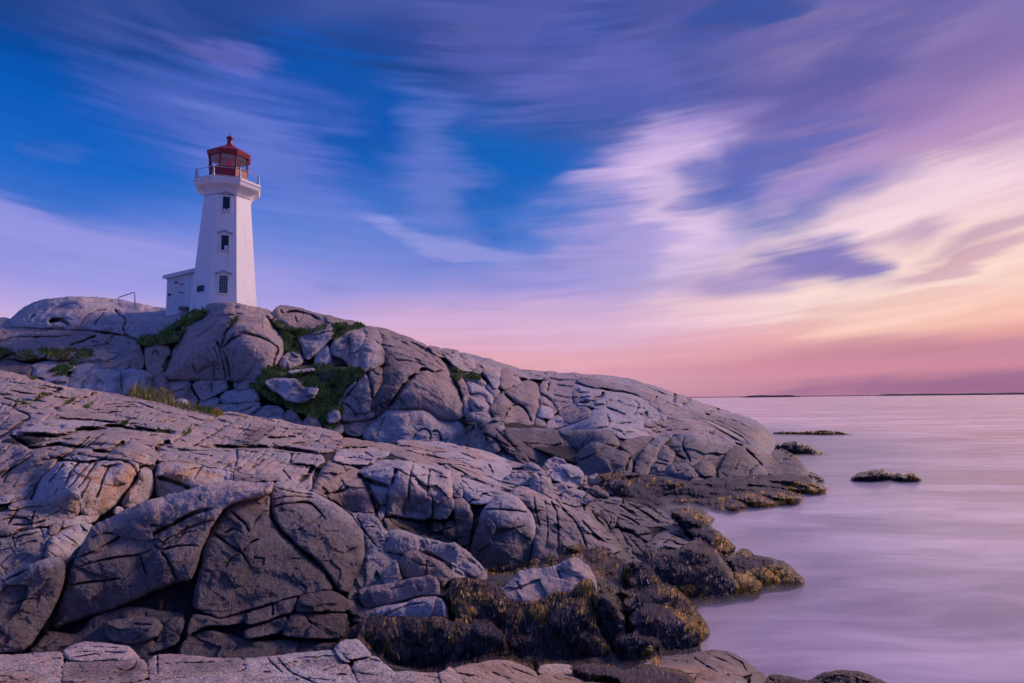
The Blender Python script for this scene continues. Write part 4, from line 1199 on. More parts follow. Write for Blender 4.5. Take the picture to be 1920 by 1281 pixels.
outcrop('blue_block', 'big dark blue slab faced boulder in the middle of the scene above the seaweed', 'boulder', 'B', ["872,1072 882,1026 889,1005 896,985 904,956 915,944 930,929 945,924 965,929 978,940 995,959 1002,973 1005,991 1002,1016 992,1047 985,1080 950,1085 905,1084"], w=22, bulge=12, off=12, joints=0.3, stain=0.25, stand=0.5)
outcrop('knob', 'small rounded knob of rock on top of the dark blue boulder', 'stone', 'B', ["956,949 970,937 985,937 993,949 995,964 980,959 967,957"], off=34, w=12, joints=0)
outcrop('ribbed_slope', 'smooth rock slope with long ribs running down right into seaweed', 'rock', 'B', ["952,926 968,914 980,911 1000,919 1025,931 1050,944 1075,951 1100,964 1125,984 1150,1004 1166,1025 1172,1032 1183,1045 1193,1075 1196,1095 1190,1125 1170,1140 1130,1135 1080,1100 1030,1085 985,1090 992,1065 998,1035 1005,1000 1003,975 990,950 970,937"], w=22, bulge=16, joints=0.35, off=4, stand=0.3, facet=0.35)
outcrop('upper_step', 'stepped pink ledges between the platform crest and the rubble', 'rock', 'B', [
    ("755,826 800,828 860,836 950,863 1020,880 1100,903 1175,912 1200,935 1150,940 1000,945 930,930 860,890 800,870 740,840", dict(w=10, off=-9, facet=1.0, joints=1.0, rough=1.4)),
    ("860,895 900,893 925,896 936,905 942,916 932,932 916,944 900,948 880,943 867,927", dict(w=10, off=6)),
    ("828,868 850,861 880,867 905,879 926,893 900,895 870,893 850,888 836,878", dict(w=9, off=4)),
    ("843,858 880,850 910,857 940,861 958,871 960,886 951,897 936,903 915,890 890,875", dict(w=10, off=2))])
RUB = dict(w=9, joints=1.0, rough=1.5, soft=0, stand=0.75)
for lab, q, k in [
    ('flat oval rubble stone left of the heap below the headland', "946,896 960,887 985,887 997,895 995,907 970,908 950,902", {}),
    ('tall pinkish rubble stone standing left of the dark rubble boulder', "993,915 1000,885 1020,884 1031,895 1035,912 1038,934 1015,929 995,916", {}),
    ('largest dark pitted boulder on top of the rubble heap', "1022,886 1045,871 1065,870 1086,876 1094,888 1092,907 1080,918 1060,911 1038,902", dict(off=8)),
    ('little stone in the hollow under the largest rubble boulder', "1030,916 1040,907 1061,907 1065,919 1052,928 1033,924", dict(off=4)),
    ('fractured rubble stone below the little hollow stone', "1050,938 1057,919 1075,914 1086,919 1101,924 1116,935 1100,946 1080,950 1060,945", dict(off=6)),
    ('narrow upright rubble stone right of the largest rubble boulder', "1084,921 1091,895 1101,892 1103,915 1090,923", dict(off=6)),
    ('boxy rubble stone with a flat dark side on the heap', "1100,915 1103,894 1118,888 1131,896 1134,906 1122,915", dict(off=6)),
    ('small pale rubble stone right of the boxy one', "1124,915 1132,905 1141,901 1152,904 1142,917", dict(off=4)),
    ('pink angular rubble stone at the right end of the heap', "1137,923 1144,907 1160,904 1173,914 1181,932 1160,934", dict(off=4)),
    ('dark wedge of rock across the foot of the rubble heap', "1092,928 1110,912 1120,910 1142,922 1142,933 1115,934", dict(off=10, stain=0.5)),
    ('rounded smooth rubble stone behind the heap against the dark ramp', "1016,877 1025,864 1040,857 1055,861 1067,873 1050,881 1025,883", dict(off=-6)),
    ('small rounded stone at the far left behind the rubble heap', "978,872 995,866 1010,873 1022,883 1000,888 985,884", dict(off=-6)),
]:
    outcrop('rubble_stone', lab, 'stone', 'B', [(q, {**RUB, **k})], group='rubble stones on the point')
outcrop('broken_slope', 'dark finely broken slope of blue rock running down to the seaweed point', 'rock', 'B', [
    ("1106,948 1120,935 1150,930 1180,928 1200,933 1232,949 1252,965 1277,985 1287,995 1265,998 1240,989 1215,989 1190,989 1168,978 1155,967 1140,954 1120,960", dict(w=12, aniso=-32, joints=1.3, rough=1.4)),
    ("1075,954 1095,941 1116,941 1124,955 1132,970 1140,985 1146,999 1130,990 1110,974 1090,961", dict(off=6)),
    ("1126,959 1135,951 1151,957 1159,970 1154,985 1145,993 1134,977", dict(off=8, joints=1.5)),
    ("1157,977 1165,970 1190,985 1216,990 1225,1002 1216,1018 1200,1008 1180,993 1160,988", dict(off=6)),
    ("1157,908 1170,899 1185,902 1210,919 1233,934 1232,948 1205,938 1180,928", dict(off=4)),
    ("1233,936 1255,944 1267,953 1256,958 1240,951 1230,945", dict(off=4, w=7)),
    ("1142,1002 1155,989 1166,1000 1182,1025 1197,1045 1210,1066 1192,1070 1170,1036 1155,1016", dict(off=12)),
    ("1163,996 1185,1002 1206,1014 1227,1029 1240,1062 1225,1075 1205,1060 1190,1040 1178,1020", dict(off=8))])
outcrop('pale_rock', 'pale triangular rock face above the black seaweed on the point', 'rock', 'B', ["1208,1022 1230,1004 1250,995 1275,991 1292,999 1306,1010 1300,1030 1265,1045 1240,1038 1225,1034"], off=10, w=12, bulge=4, tint=1.0)
WEED = dict(mat='weed_rock', rough=1.7, joints=0, stand=0.6)
outcrop('weedy_point', 'low point of rock covered in black and ochre seaweed reaching into the milky water', 'rock', 'B', [
    ("1205,1030 1225,1024 1262,1034 1290,1018 1308,1010 1322,1025 1347,1040 1358,1055 1378,1080 1390,1110 1372,1130 1340,1138 1310,1140 1260,1130 1225,1110 1200,1080", dict(w=24, bulge=16)),
    ("1373,1095 1376,1068 1395,1071 1410,1084 1432,1099 1424,1118 1400,1122 1380,1120", dict(w=14, off=6, bulge=8)),
    ("1358,1048 1390,1036 1415,1041 1445,1046 1472,1054 1492,1071 1512,1092 1492,1106 1450,1110 1420,1100 1400,1085 1375,1070", dict(w=18, bulge=10, off=-6)),
    ("1170,1060 1195,1050 1225,1070 1240,1100 1250,1130 1225,1150 1195,1140 1185,1100", dict(w=14, bulge=4, stain=1))], **WEED)
outcrop('weedy_tongue', 'black seaweed covered tongue of rock with an ochre tip behind the point', 'rock', 'B', ["1258,960 1275,952 1300,961 1325,979 1350,999 1369,1015 1380,1026 1372,1036 1345,1037 1318,1022 1298,1004 1278,988"], w=14, bulge=6, **WEED)
outcrop('weedy_rock', 'low ochre weed hump behind the black tongue of rock', 'rock', 'B', ["1285,962 1292,957 1305,955 1325,964 1345,975 1320,980"], w=8, off=-20, **WEED)
outcrop('weedy_rock', 'tiny ochre hump in the water beyond the tip of the black tongue', 'rock', 'B', ["1376,1038 1392,1028 1406,1031 1416,1043 1395,1050"], w=8, off=-10, **WEED)

# ================= the front mass
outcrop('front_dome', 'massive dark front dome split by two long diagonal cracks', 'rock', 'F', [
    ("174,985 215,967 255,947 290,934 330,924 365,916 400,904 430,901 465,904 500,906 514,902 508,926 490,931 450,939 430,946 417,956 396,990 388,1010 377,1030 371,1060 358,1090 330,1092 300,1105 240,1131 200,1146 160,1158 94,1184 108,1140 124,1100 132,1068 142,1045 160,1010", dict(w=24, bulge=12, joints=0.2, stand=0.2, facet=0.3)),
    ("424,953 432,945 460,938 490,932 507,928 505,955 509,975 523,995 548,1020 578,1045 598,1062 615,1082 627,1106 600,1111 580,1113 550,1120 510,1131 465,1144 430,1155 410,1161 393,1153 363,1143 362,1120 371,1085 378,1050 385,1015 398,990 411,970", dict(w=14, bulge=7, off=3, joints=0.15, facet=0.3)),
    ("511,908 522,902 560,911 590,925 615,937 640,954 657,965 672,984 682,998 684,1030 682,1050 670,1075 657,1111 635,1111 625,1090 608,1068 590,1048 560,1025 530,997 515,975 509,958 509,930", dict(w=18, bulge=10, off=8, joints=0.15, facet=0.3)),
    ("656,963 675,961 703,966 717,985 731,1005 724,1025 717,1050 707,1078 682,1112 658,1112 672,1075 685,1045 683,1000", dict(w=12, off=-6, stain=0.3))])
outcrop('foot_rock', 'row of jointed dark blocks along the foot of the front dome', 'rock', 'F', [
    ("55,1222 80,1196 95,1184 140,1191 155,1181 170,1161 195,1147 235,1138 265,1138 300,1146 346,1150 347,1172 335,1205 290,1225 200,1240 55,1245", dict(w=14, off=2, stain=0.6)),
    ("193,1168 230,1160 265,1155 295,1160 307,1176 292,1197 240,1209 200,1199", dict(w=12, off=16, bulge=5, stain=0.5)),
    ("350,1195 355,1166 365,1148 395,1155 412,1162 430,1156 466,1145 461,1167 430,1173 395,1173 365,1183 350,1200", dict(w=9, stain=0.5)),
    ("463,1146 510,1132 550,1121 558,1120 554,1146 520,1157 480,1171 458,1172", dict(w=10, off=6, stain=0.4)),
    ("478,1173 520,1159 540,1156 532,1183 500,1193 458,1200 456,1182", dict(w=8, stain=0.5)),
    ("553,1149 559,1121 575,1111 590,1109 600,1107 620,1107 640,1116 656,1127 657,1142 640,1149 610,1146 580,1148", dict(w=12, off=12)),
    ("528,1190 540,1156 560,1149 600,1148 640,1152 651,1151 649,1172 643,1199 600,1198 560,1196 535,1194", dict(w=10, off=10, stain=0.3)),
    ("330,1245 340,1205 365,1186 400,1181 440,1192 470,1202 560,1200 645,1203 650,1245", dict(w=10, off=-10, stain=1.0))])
outcrop('gully_dome', 'dark rounded rock at the left edge beside the deep gully', 'rock', 'F', ["-30,1100 0,1085 25,1072 50,1061 80,1050 105,1045 119,1050 124,1066 117,1102 102,1142 77,1178 62,1205 40,1222 -30,1225"], w=20, bulge=12, off=10, joints=0.4, stain=0.3)
outcrop('mid_stone', 'squat dark stone with a curved pale rim between the front dome and the blue boulder', 'stone', 'F', ["716,1034 730,1008 745,999 765,1002 784,1010 787,1027 777,1043 755,1038 735,1038"], off=8, w=12, joints=0.5, stand=0.6, stain=0.3)
outcrop('mid_stone', 'angular bluish stone with a flat top just left of the blue boulder', 'stone', 'F', ["793,1032 805,1021 830,1019 856,1016 860,1036 857,1064 840,1056 820,1043"], off=12, w=8, stand=0.6, stain=0.3)
outcrop('mid_stone', 'craggy pinkish rock with a ridge in the middle of the foreground boulders', 'rock', 'F', ["746,1052 762,1035 780,1032 795,1039 815,1047 835,1059 852,1076 858,1092 842,1090 830,1104 824,1088 795,1083 770,1086 756,1084 749,1067"], off=16, w=12, stand=0.6, stain=0.3)
outcrop('mid_stone', 'small upright stone left of the craggy pinkish rock', 'stone', 'F', ["713,1083 725,1065 737,1060 745,1053 749,1070 754,1087 740,1096 720,1096"], off=20, w=10, joints=0.3, stand=0.6, stain=0.3)
outcrop('mid_stone', 'thin sloping slab pointing down right under the angular bluish stone', 'stone', 'F', ["853,1062 875,1050 895,1061 904,1076 895,1085 875,1076"], off=14, w=8, joints=0.3, stand=0.6, stain=0.3)
outcrop('joint_rock', 'dark bedrock filling the gaps between the foreground stones and the front dome', 'rock', 'F', [
    "650,1105 670,1060 700,1010 740,990 800,1010 870,1025 915,1075 905,1100 850,1125 800,1130 740,1140 680,1160 650,1150"], off=-4, w=10, stain=0.35, facet=1.0, rough=1.6)
outcrop('long_block', 'long wedge shaped block lying across the foreground boulders', 'rock', 'F', ["669,1106 690,1102 715,1096 750,1091 770,1083 815,1079 824,1095 825,1119 800,1116 780,1120 750,1128 720,1135 700,1141 682,1141 673,1127"], off=20, w=12, joints=0.4, stand=0.6, stain=0.3)
outcrop('bearded_rock', 'rock with a pale top and a long beard of brown weed below the long block', 'rock', 'F', [
    ("655,1165 680,1146 720,1137 758,1130 790,1119 812,1118 832,1125 840,1150 838,1168 800,1168 740,1168 690,1178", dict(w=14, off=8, stand=0.6)),
    ("652,1180 690,1160 740,1155 800,1158 850,1166 905,1171 930,1182 948,1212 945,1260 850,1275 760,1275 690,1262 655,1235", dict(mat='weed_rock', w=26, off=4, rough=1.6, joints=0, stand=0.7, bulge=10))])
outcrop('weedy_hump', 'dark weed hung mound between the bearded rock and the pale topped boulder', 'rock', 'F', [
    ("835,1110 860,1085 900,1085 945,1100 960,1160 955,1215 900,1205 860,1170 848,1135", {}), ("1000,1200 900,1190 880,1230 960,1262 1080,1262 1060,1230", dict(off=-5))], mat='weed_rock', w=18, rough=1.8, joints=0, stand=0.5)
outcrop('white_patch_stone', 'small stone with a white streak poking out of brown weed', 'stone', 'F', ["857,1119 872,1114 881,1125 882,1148 868,1134"], off=26, w=8, joints=0, tint=1.0)
outcrop('saddle_boulder', 'saddle shaped boulder with a pale top above hanging seaweed', 'boulder', 'F', ["925,1115 950,1095 965,1080 977,1068 1000,1065 1030,1064 1050,1056 1070,1046 1086,1046 1101,1060 1114,1078 1119,1097 1118,1135 1122,1170 1105,1205 1000,1215 940,1200 918,1150"], off=12, w=26, bulge=12, joints=0.3, tint=0.45, stand=0.3)
outcrop('weedy_mound', 'rounded mound of hanging dark seaweed in front of the saddle shaped boulder', 'rock', 'F', ["1012,1160 1020,1149 1035,1137 1055,1129 1080,1127 1098,1131 1107,1145 1122,1175 1142,1205 1161,1226 1168,1250 1130,1262 1060,1262 1015,1250 1004,1195"], off=10, w=34, bulge=16, **WEED)
outcrop('weedy_mound', 'narrow weed covered rib sloping down right behind the rounded mound', 'rock', 'F', ["1112,1112 1130,1111 1149,1127 1167,1150 1175,1182 1168,1205 1145,1200 1123,1165"], off=14, w=12, bulge=5, **WEED)
outcrop('weedy_mound', 'small ochre edged weed mound at the water right of the rounded mound', 'rock', 'F', ["1150,1205 1170,1190 1190,1184 1206,1199 1220,1199 1234,1207 1249,1234 1235,1252 1180,1255 1158,1235"], off=22, w=14, bulge=6, **WEED)
outcrop('weedy_boulder', 'large seaweed boulder with an ochre right flank standing in the water', 'boulder', 'F', [
    ("1165,1148 1170,1126 1185,1121 1210,1111 1236,1102 1250,1100 1266,1107 1286,1125 1308,1147 1326,1170 1334,1188 1322,1200 1300,1195 1260,1180 1210,1170", dict(w=26, bulge=12)),
    ("1175,1170 1200,1140 1235,1137 1265,1148 1292,1160 1307,1175 1315,1197 1312,1222 1297,1235 1262,1238 1228,1228 1198,1205", dict(w=28, bulge=14, off=14))], **WEED)

# ================= the ledge at our feet
outcrop('near_ledge', 'slanting ledge of pinkish slabs running along the bottom edge of the picture', 'rock', 'A', [
    ("-30,1227 25,1228 35,1227 90,1224 113,1221 119,1231 118,1262 117,1300 90,1300 60,1270 20,1262 -30,1275", dict(off=0)),
    ("-30,1263 10,1258 30,1257 60,1264 85,1272 104,1300 -30,1305", dict(off=8, bulge=6, warm=0.3)),
    ("117,1224 130,1212 145,1205 165,1203 200,1206 240,1211 252,1222 263,1236 240,1238 200,1238 160,1241 128,1239", dict(off=4, bulge=4)),
    ("116,1238 160,1241 200,1239 245,1234 267,1236 277,1246 277,1275 230,1282 116,1290", dict(off=8)),
    ("275,1241 290,1228 325,1226 370,1231 410,1234 454,1234 462,1252 442,1262 400,1265 300,1275 277,1277", dict(off=4, aniso=8)),
    ("454,1236 490,1232 512,1230 560,1224 600,1221 626,1219 641,1233 651,1243 662,1264 678,1285 690,1310 440,1310 456,1260", dict(off=2, joints=0.8)),
    ("90,1310 120,1284 280,1276 330,1269 415,1263 472,1255 560,1272 620,1310", dict(off=14, aniso=8)),
    ("672,1285 657,1243 690,1232 706,1230 722,1245 737,1258 754,1285 760,1310 680,1310", dict(off=4)),
    ("728,1260 750,1260 770,1259 795,1263 815,1261 832,1266 862,1284 880,1310 750,1310", dict(off=2)),
    ("818,1264 835,1257 843,1250 854,1257 872,1280 886,1310 850,1310", dict(off=6, w=9)),
    ("848,1254 870,1246 900,1243 927,1238 965,1241 1002,1258 1014,1278 1016,1310 880,1310 866,1274", dict(off=4, bulge=5)),
    ("1009,1264 1012,1250 1030,1245 1060,1246 1088,1252 1076,1261 1040,1264", dict(off=0, w=8)),
    ("1000,1278 1014,1263 1060,1262 1105,1260 1130,1265 1162,1263 1184,1277 1192,1310 1000,1310", dict(off=6, bulge=4))], back=110)
outcrop('prism_stone', 'upright prism shaped stone at the bottom edge breaking the line of the ledge', 'stone', 'A', [
    ("630,1217 640,1200 672,1198 686,1213 697,1229 680,1233 655,1238 645,1230", dict(off=12, w=8, bulge=3)),
    ("625,1220 634,1206 648,1232 658,1240 646,1244", dict(off=8, w=7))], joints=0.2)
outcrop('ochre_boulder', 'broad sandy coloured boulder with long cracks at the bottom beside the water', 'boulder', 'A', [
    ("1203,1247 1225,1236 1260,1228 1295,1227 1310,1222 1340,1218 1370,1222 1396,1236 1414,1250 1421,1262 1400,1268 1370,1266 1340,1263 1310,1262 1300,1275 1295,1300 1240,1300 1215,1272", dict(w=20, bulge=10, joints=0.4)),
    ("1296,1300 1309,1258 1340,1257 1372,1269 1394,1288 1405,1310 1300,1310", dict(off=20, w=12)),
    ("1362,1266 1385,1263 1402,1278 1396,1290 1385,1286", dict(off=14, w=8))])
outcrop('pebble_stone', 'small rounded stone at the right foot of the sandy coloured boulder', 'stone', 'A', ["1406,1268 1425,1256 1437,1268 1434,1290 1408,1290"], off=12, w=10, joints=0)
outcrop('mussel_rock', 'low dark mussel crusted rock at the bottom right edge', 'rock', 'A', ["1436,1275 1440,1268 1450,1264 1480,1270 1517,1275 1525,1310 1432,1310"], w=8, off=4, **WEED)
outcrop('mussel_rock', 'higher dark mussel crusted hump right of the low one at the bottom edge', 'rock', 'A', ["1513,1280 1530,1268 1550,1260 1580,1256 1610,1259 1642,1270 1668,1282 1690,1310 1510,1310"], w=12, off=4, **WEED)
outcrop('weedy_gap', 'dark weed filled gap between the near ledge and the sandy boulder', 'rock', 'A', ["1060,1252 1110,1243 1140,1248 1178,1257 1205,1243 1300,1262 1310,1310 1180,1310 1160,1270 1100,1265"], w=8, off=-6, **WEED)

# ------------------------------------------------------------------ solid rock under and behind the blocks
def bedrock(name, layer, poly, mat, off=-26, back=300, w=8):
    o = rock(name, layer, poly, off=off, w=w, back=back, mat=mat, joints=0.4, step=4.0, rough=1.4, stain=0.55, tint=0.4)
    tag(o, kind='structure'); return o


bedrock('hillside', 'C', "-40,612 20,608 80,580 150,566 250,576 340,592 420,580 500,592 560,590 640,606 700,622 760,640 810,668 900,684 1010,708 1120,712 1200,726 1300,762 1400,795 1440,820 1450,845 1500,880 1540,910 1440,938 1280,946 1150,915 1000,880 900,850 700,830 600,815 500,800 400,785 200,770 -40,735", 'crevice_shade')
bedrock('rock_slope', 'B', "-40,705 120,735 300,765 420,790 520,800 640,826 740,835 850,842 940,870 1010,890 1060,885 1100,905 1170,915 1240,950 1300,1000 1380,1060 1480,1095 1400,1105 1310,1120 1200,1090 1000,1080 800,1020 700,1000 600,960 500,915 400,935 290,945 170,990 100,1060 -40,1090", 'crevice_shade', back=260)
bedrock('rock_shelf', 'F', "-40,1105 60,1070 120,1060 150,1020 220,980 400,920 520,915 640,950 720,990 800,1030 900,1080 1000,1075 1090,1070 1200,1120 1260,1120 1310,1185 1240,1230 1000,1250 700,1262 300,1262 -40,1262", 'weed_rock', back=200)
bedrock('near_shelf', 'A', "-60,1240 120,1236 240,1224 400,1242 620,1232 672,1212 760,1272 900,1255 1050,1262 1200,1262 1300,1240 1400,1252 1440,1282 1600,1272 1700,1310 1400,1330 700,1330 -60,1330", 'crevice_shade', off=-34, back=60)

# sea floor and sea
me = np_mesh('sea', [(-30000, -300, 0), (30000, -300, 0), (30000, 52000, 0), (-30000, 52000, 0)], [np.array([[0, 1, 2, 3]])], smooth=False)
tag(link('sea', me, MAT['sea_water']), kind='structure')
xs = np.array([-16, 2, 5, 8, 11, 14, 18, 24, 32, 42.0]); ys = np.array([8.2, 10, 14, 20, 27, 36, 48, 62, 80, 100.0])
vs, fs = [], []
for j, y in enumerate(ys):
    for i, x in enumerate(xs):
        sh = np.interp(y, [8, 10, 14, 20, 27, 34, 48, 60], [2.4, 3.2, 5.5, 6.5, 9.5, 15, 21, 24])     # how far out the shore reaches at this distance
        tz = 0.02 + 0.19 * math.exp(-max(0, x - sh) / (0.7 + 0.06 * y)) * float(np.interp(y, [8, 60, 100], [0.8, 1.2, 0.2]))
        vs.append((x, y, 0.012 if i == len(xs) - 1 or j in (len(ys) - 1,) else tz))
n = len(vs); vs += [(x, y, 0.006) for (x, y, z) in vs]
nx_ = len(xs)
for j in range(len(ys) - 1):
    for i in range(nx_ - 1):
        k = j * nx_ + i
        fs.append((k, k + 1, k + nx_ + 1, k + nx_)); fs.append((n + k, n + k + nx_, n + k + nx_ + 1, n + k + 1))
ring = [i for i in range(nx_)] + [j * nx_ + nx_ - 1 for j in range(1, len(ys))] + [(len(ys) - 1) * nx_ + i for i in range(nx_ - 2, -1, -1)] + [j * nx_ for j in range(len(ys) - 2, 0, -1)]
for a_, b_ in zip(ring, ring[1:] + ring[:1]):
    fs.append((a_, n + a_, n + b_, b_))
me = np_mesh('sea_mist', vs, [np.array(fs)], smooth=False)
tag(link('sea_mist', me, MAT['sea_mist']), kind='stuff')


# low ground under and between the rock masses, dipping below the sea at the shore
gx = np.linspace(-70, 30, 41); gy = np.linspace(20, 90, 45); v = []
for y in gy:
    for x in gx:
        sh = np.interp(y, [2, 8, 10, 14, 20, 27, 34, 48, 60, 90], [-1, 1.0, 2.0, 3.5, 3.5, 5.5, 8, 14, 16, -20])
        v.append((x, y, min(0.45, max(-1.5, (sh - 5 - x) * 0.25 - .3))))
f = [(j * 41 + i, j * 41 + i + 1, (j + 1) * 41 + i + 1, (j + 1) * 41 + i) for j in range(44) for i in range(40)]
tag(link('ground', np_mesh('ground', v, [np.array(f)]), MAT['crevice_shade']), kind='structure')


# far shores on the horizon
def far_land(name, label, cat, u0, u1, hpx, d, flat=False):
    n = 90; us = np.linspace(u0, u1, n); hor = np.array([math.inf])
    x = (us - CX) / FPX * d
    prof = np.clip(np.sin(np.linspace(0, np.pi, n)) * 2.2, 0, 1) if not flat else np.clip(np.linspace(0, 12, n), 0, 1)
    q = np.stack([np.arange(n) * 0.35, np.zeros(n), np.full(n, u0)], 1)
    hh = hpx * d / FPX * prof * (0.8 + 0.6 * fbm(q, 3, 7))
    hh = np.maximum(hh, 0.3)
    dep = 40 + 300 * prof
    rows = []
    for a, b in ((0.0, -1.0), (0.05, 0.75), (0.25, 1.0), (0.7, 0.9), (1.0, -1.0)):
        rows.append(np.stack([x, np.full(n, d) + a * dep, np.where(b < 0, -1.0, hh * b)], 1))
    v = np.vstack(rows); f = []
    for r in range(4):
        for i in range(n - 1):
            f.append((r * n + i, r * n + i + 1, (r + 1) * n + i + 1, (r + 1) * n + i))
    o = link(name, np_mesh(name, v, [np.array(f)], smooth=False), MAT['forest_dark'])
    tag(o, label, cat)
    return o


far_land('island', 'small dark wooded island alone on the horizon left of the long low coast', 'island', 1420, 1500, 4.2, 3000)
far_land('coast', 'long low dark coast on the horizon at the right edge of the sea', 'coast', 1640, 2200, 4.0, 4500, True)
far_land('coast', 'faint thin strip of coast on the horizon between the island and the long coast', 'coast', 1490, 1660, 1.6, 6000)
far_land('coast', 'faint thin strip of coast on the horizon between the headland and the island', 'coast', 1240, 1425, 1.5, 6000)

# ------------------------------------------------------------------ lighthouse
LD = 57.0; LU = 421.0
LC = P(LU, 585.0, LD); AZ = math.atan2(LC[0], LC[1])
TO = np.array([-math.sin(AZ), -math.cos(AZ)]); RP = np.array([math.cos(AZ), -math.sin(AZ)])   # towards the camera / to its right
MPX = LD / FPX * math.cos(AZ); MPY = LD / FPX
def zproj(x, y, v):
    """height of the point over (x, y) that is seen at picture height v"""
    t = (CY - v) / FPX
    a = x * CU[0] + y * CU[1] - t * (x * _f[0] + y * _f[1]); b = t * _f[2] - CU[2]
    return float(a / b + EYE)


zof = lambda v: zproj(LC[0], LC[1], v)
Z0 = zof(592)
TH = [R(19 + 45 * k) for k in range(8)]


def oct_pt(rpx, v, th):
    r = rpx * MPX
    p = LC[:2] + r * (math.sin(th) * RP + math.cos(th) * TO)
    return (p[0] - LC[0], p[1] - LC[1], zof(v) - Z0)


def lathe8(rings, cap_top=True, cap_bot=False, n=8):
    th = TH if n == 8 else [2 * math.pi * k / n for k in range(n)]
    vs = []; fs = []
    for (r, v) in rings:
        for a in th:
            vs.append(oct_pt(r, v, a))
    for i in range(len(rings) - 1):
        for k in range(n):
            k2 = (k + 1) % n
            fs.append((i * n + k2, i * n + k, (i + 1) * n + k, (i + 1) * n + k2))
    if cap_top:
        fs.append(tuple((len(rings) - 1) * n + k for k in range(n))[::-1])
    if cap_bot:
        fs.append(tuple(range(n)))
    return vs, fs


def pymesh(name, vs, fs, mat, parent=None, smooth=False, bevel=0.0):
    me = bpy.data.meshes.new(name); me.from_pydata([tuple(map(float, v)) for v in vs], [], fs); me.update()
    import bmesh
    bm = bmesh.new(); bm.from_mesh(me); bmesh.ops.recalc_face_normals(bm, faces=bm.faces)
    if bevel:
        bmesh.ops.bevel(bm, geom=bm.edges[:], offset=bevel, segments=2, affect='EDGES', profile=0.7, clamp_overlap=True)
    bm.to_mesh(me); bm.free()
    for p in me.polygons:
        p.use_smooth = smooth
    return link(name, me, MAT[mat], parent)


def box(o, ax, ay, az, x0, x1, y0, y1, z0, z1):
    o, ax, ay, az = map(np.asarray, (o, ax, ay, az))
    v = [o + ax * x + ay * y + az * z for z in (z0, z1) for y in (y0, y1) for x in (x0, x1)]
    f = [(0, 2, 3, 1), (4, 5, 7, 6), (0, 1, 5, 4), (1, 3, 7, 5), (3, 2, 6, 7), (2, 0, 4, 6)]
    return v, f


def merge(parts):
    vs, fs = [], []
    for v, f in parts:
        b0 = len(vs); vs += list(v); fs += [tuple(i + b0 for i in q) for q in f]
    return vs, fs


def tube(path, r, n=8):
    path = [np.array(p, float) for p in path]; vs = []; fs = []
    for i, p in enumerate(path):
        t = path[min(i + 1, len(path) - 1)] - path[max(i - 1, 0)]; t /= np.linalg.norm(t)
        a = np.cross(t, [0.13, 0.2, 0.97]); a /= np.linalg.norm(a); b = np.cross(t, a)
        for k in range(n):
            q = 2 * math.pi * k / n; vs.append(p + r * (math.cos(q) * a + math.sin(q) * b))
    for i in range(len(path) - 1):
        for k in range(n):
            k2 = (k + 1) % n; fs.append((i * n + k, i * n + k2, (i + 1) * n + k2, (i + 1) * n + k))
    fs += [tuple(range(n))[::-1], tuple((len(path) - 1) * n + k for k in range(n))]
    return vs, fs


LH = empty('lighthouse', (float(LC[0]), float(LC[1]), Z0))
tag(LH, 'white octagonal lighthouse with a red lantern room standing on the granite hill', 'lighthouse')
tower = pymesh('tower', *lathe8([(68.5, 600), (67, 581), (60.6, 520), (54, 446), (47.6, 377)]), 'white_paint', LH)
gallery = pymesh('gallery', *lathe8([(47.7, 376), (50, 370), (54.5, 366), (60, 363), (65, 360.5), (66.5, 356), (67.0, 353.2), (68.6, 353), (68.6, 349.6)]), 'white_paint', LH)

# windows in the front face (between the corners at 19 and -26 degrees)
FN = R(-3.5)


def facet(v, th=FN):
    """point on a tower face at picture height v, with its across / up-slope / outward directions"""
    def rp(vv): return float(np.interp(vv, [371, 446, 520, 581], [47.6, 54, 60.6, 67]))
    n2 = math.sin(th) * RP + math.cos(th) * TO
    v0 = v
    for _ in range(6):                       # v is where the face itself is seen; turn it into the matching height on the axis
        a_ = rp(v) * MPX * math.cos(R(22.5)); zt = zproj(LC[0] + n2[0] * a_, LC[1] + n2[1] * a_, v0)
        v = v + (zof(v) - zt) / MPY
    ap = lambda vv: rp(vv) * MPX * math.cos(R(22.5))
    p = np.array([*(n2 * ap(v)), zof(v) - Z0]); p2 = np.array([*(n2 * ap(v - 4)), zof(v - 4) - Z0])
    up = (p2 - p) / np.linalg.norm(p2 - p)
    t = math.cos(th) * RP - math.sin(th) * TO
    ax = np.array([t[0], t[1], 0]); nn = np.cross(ax, up)
    return p, ax, up, nn


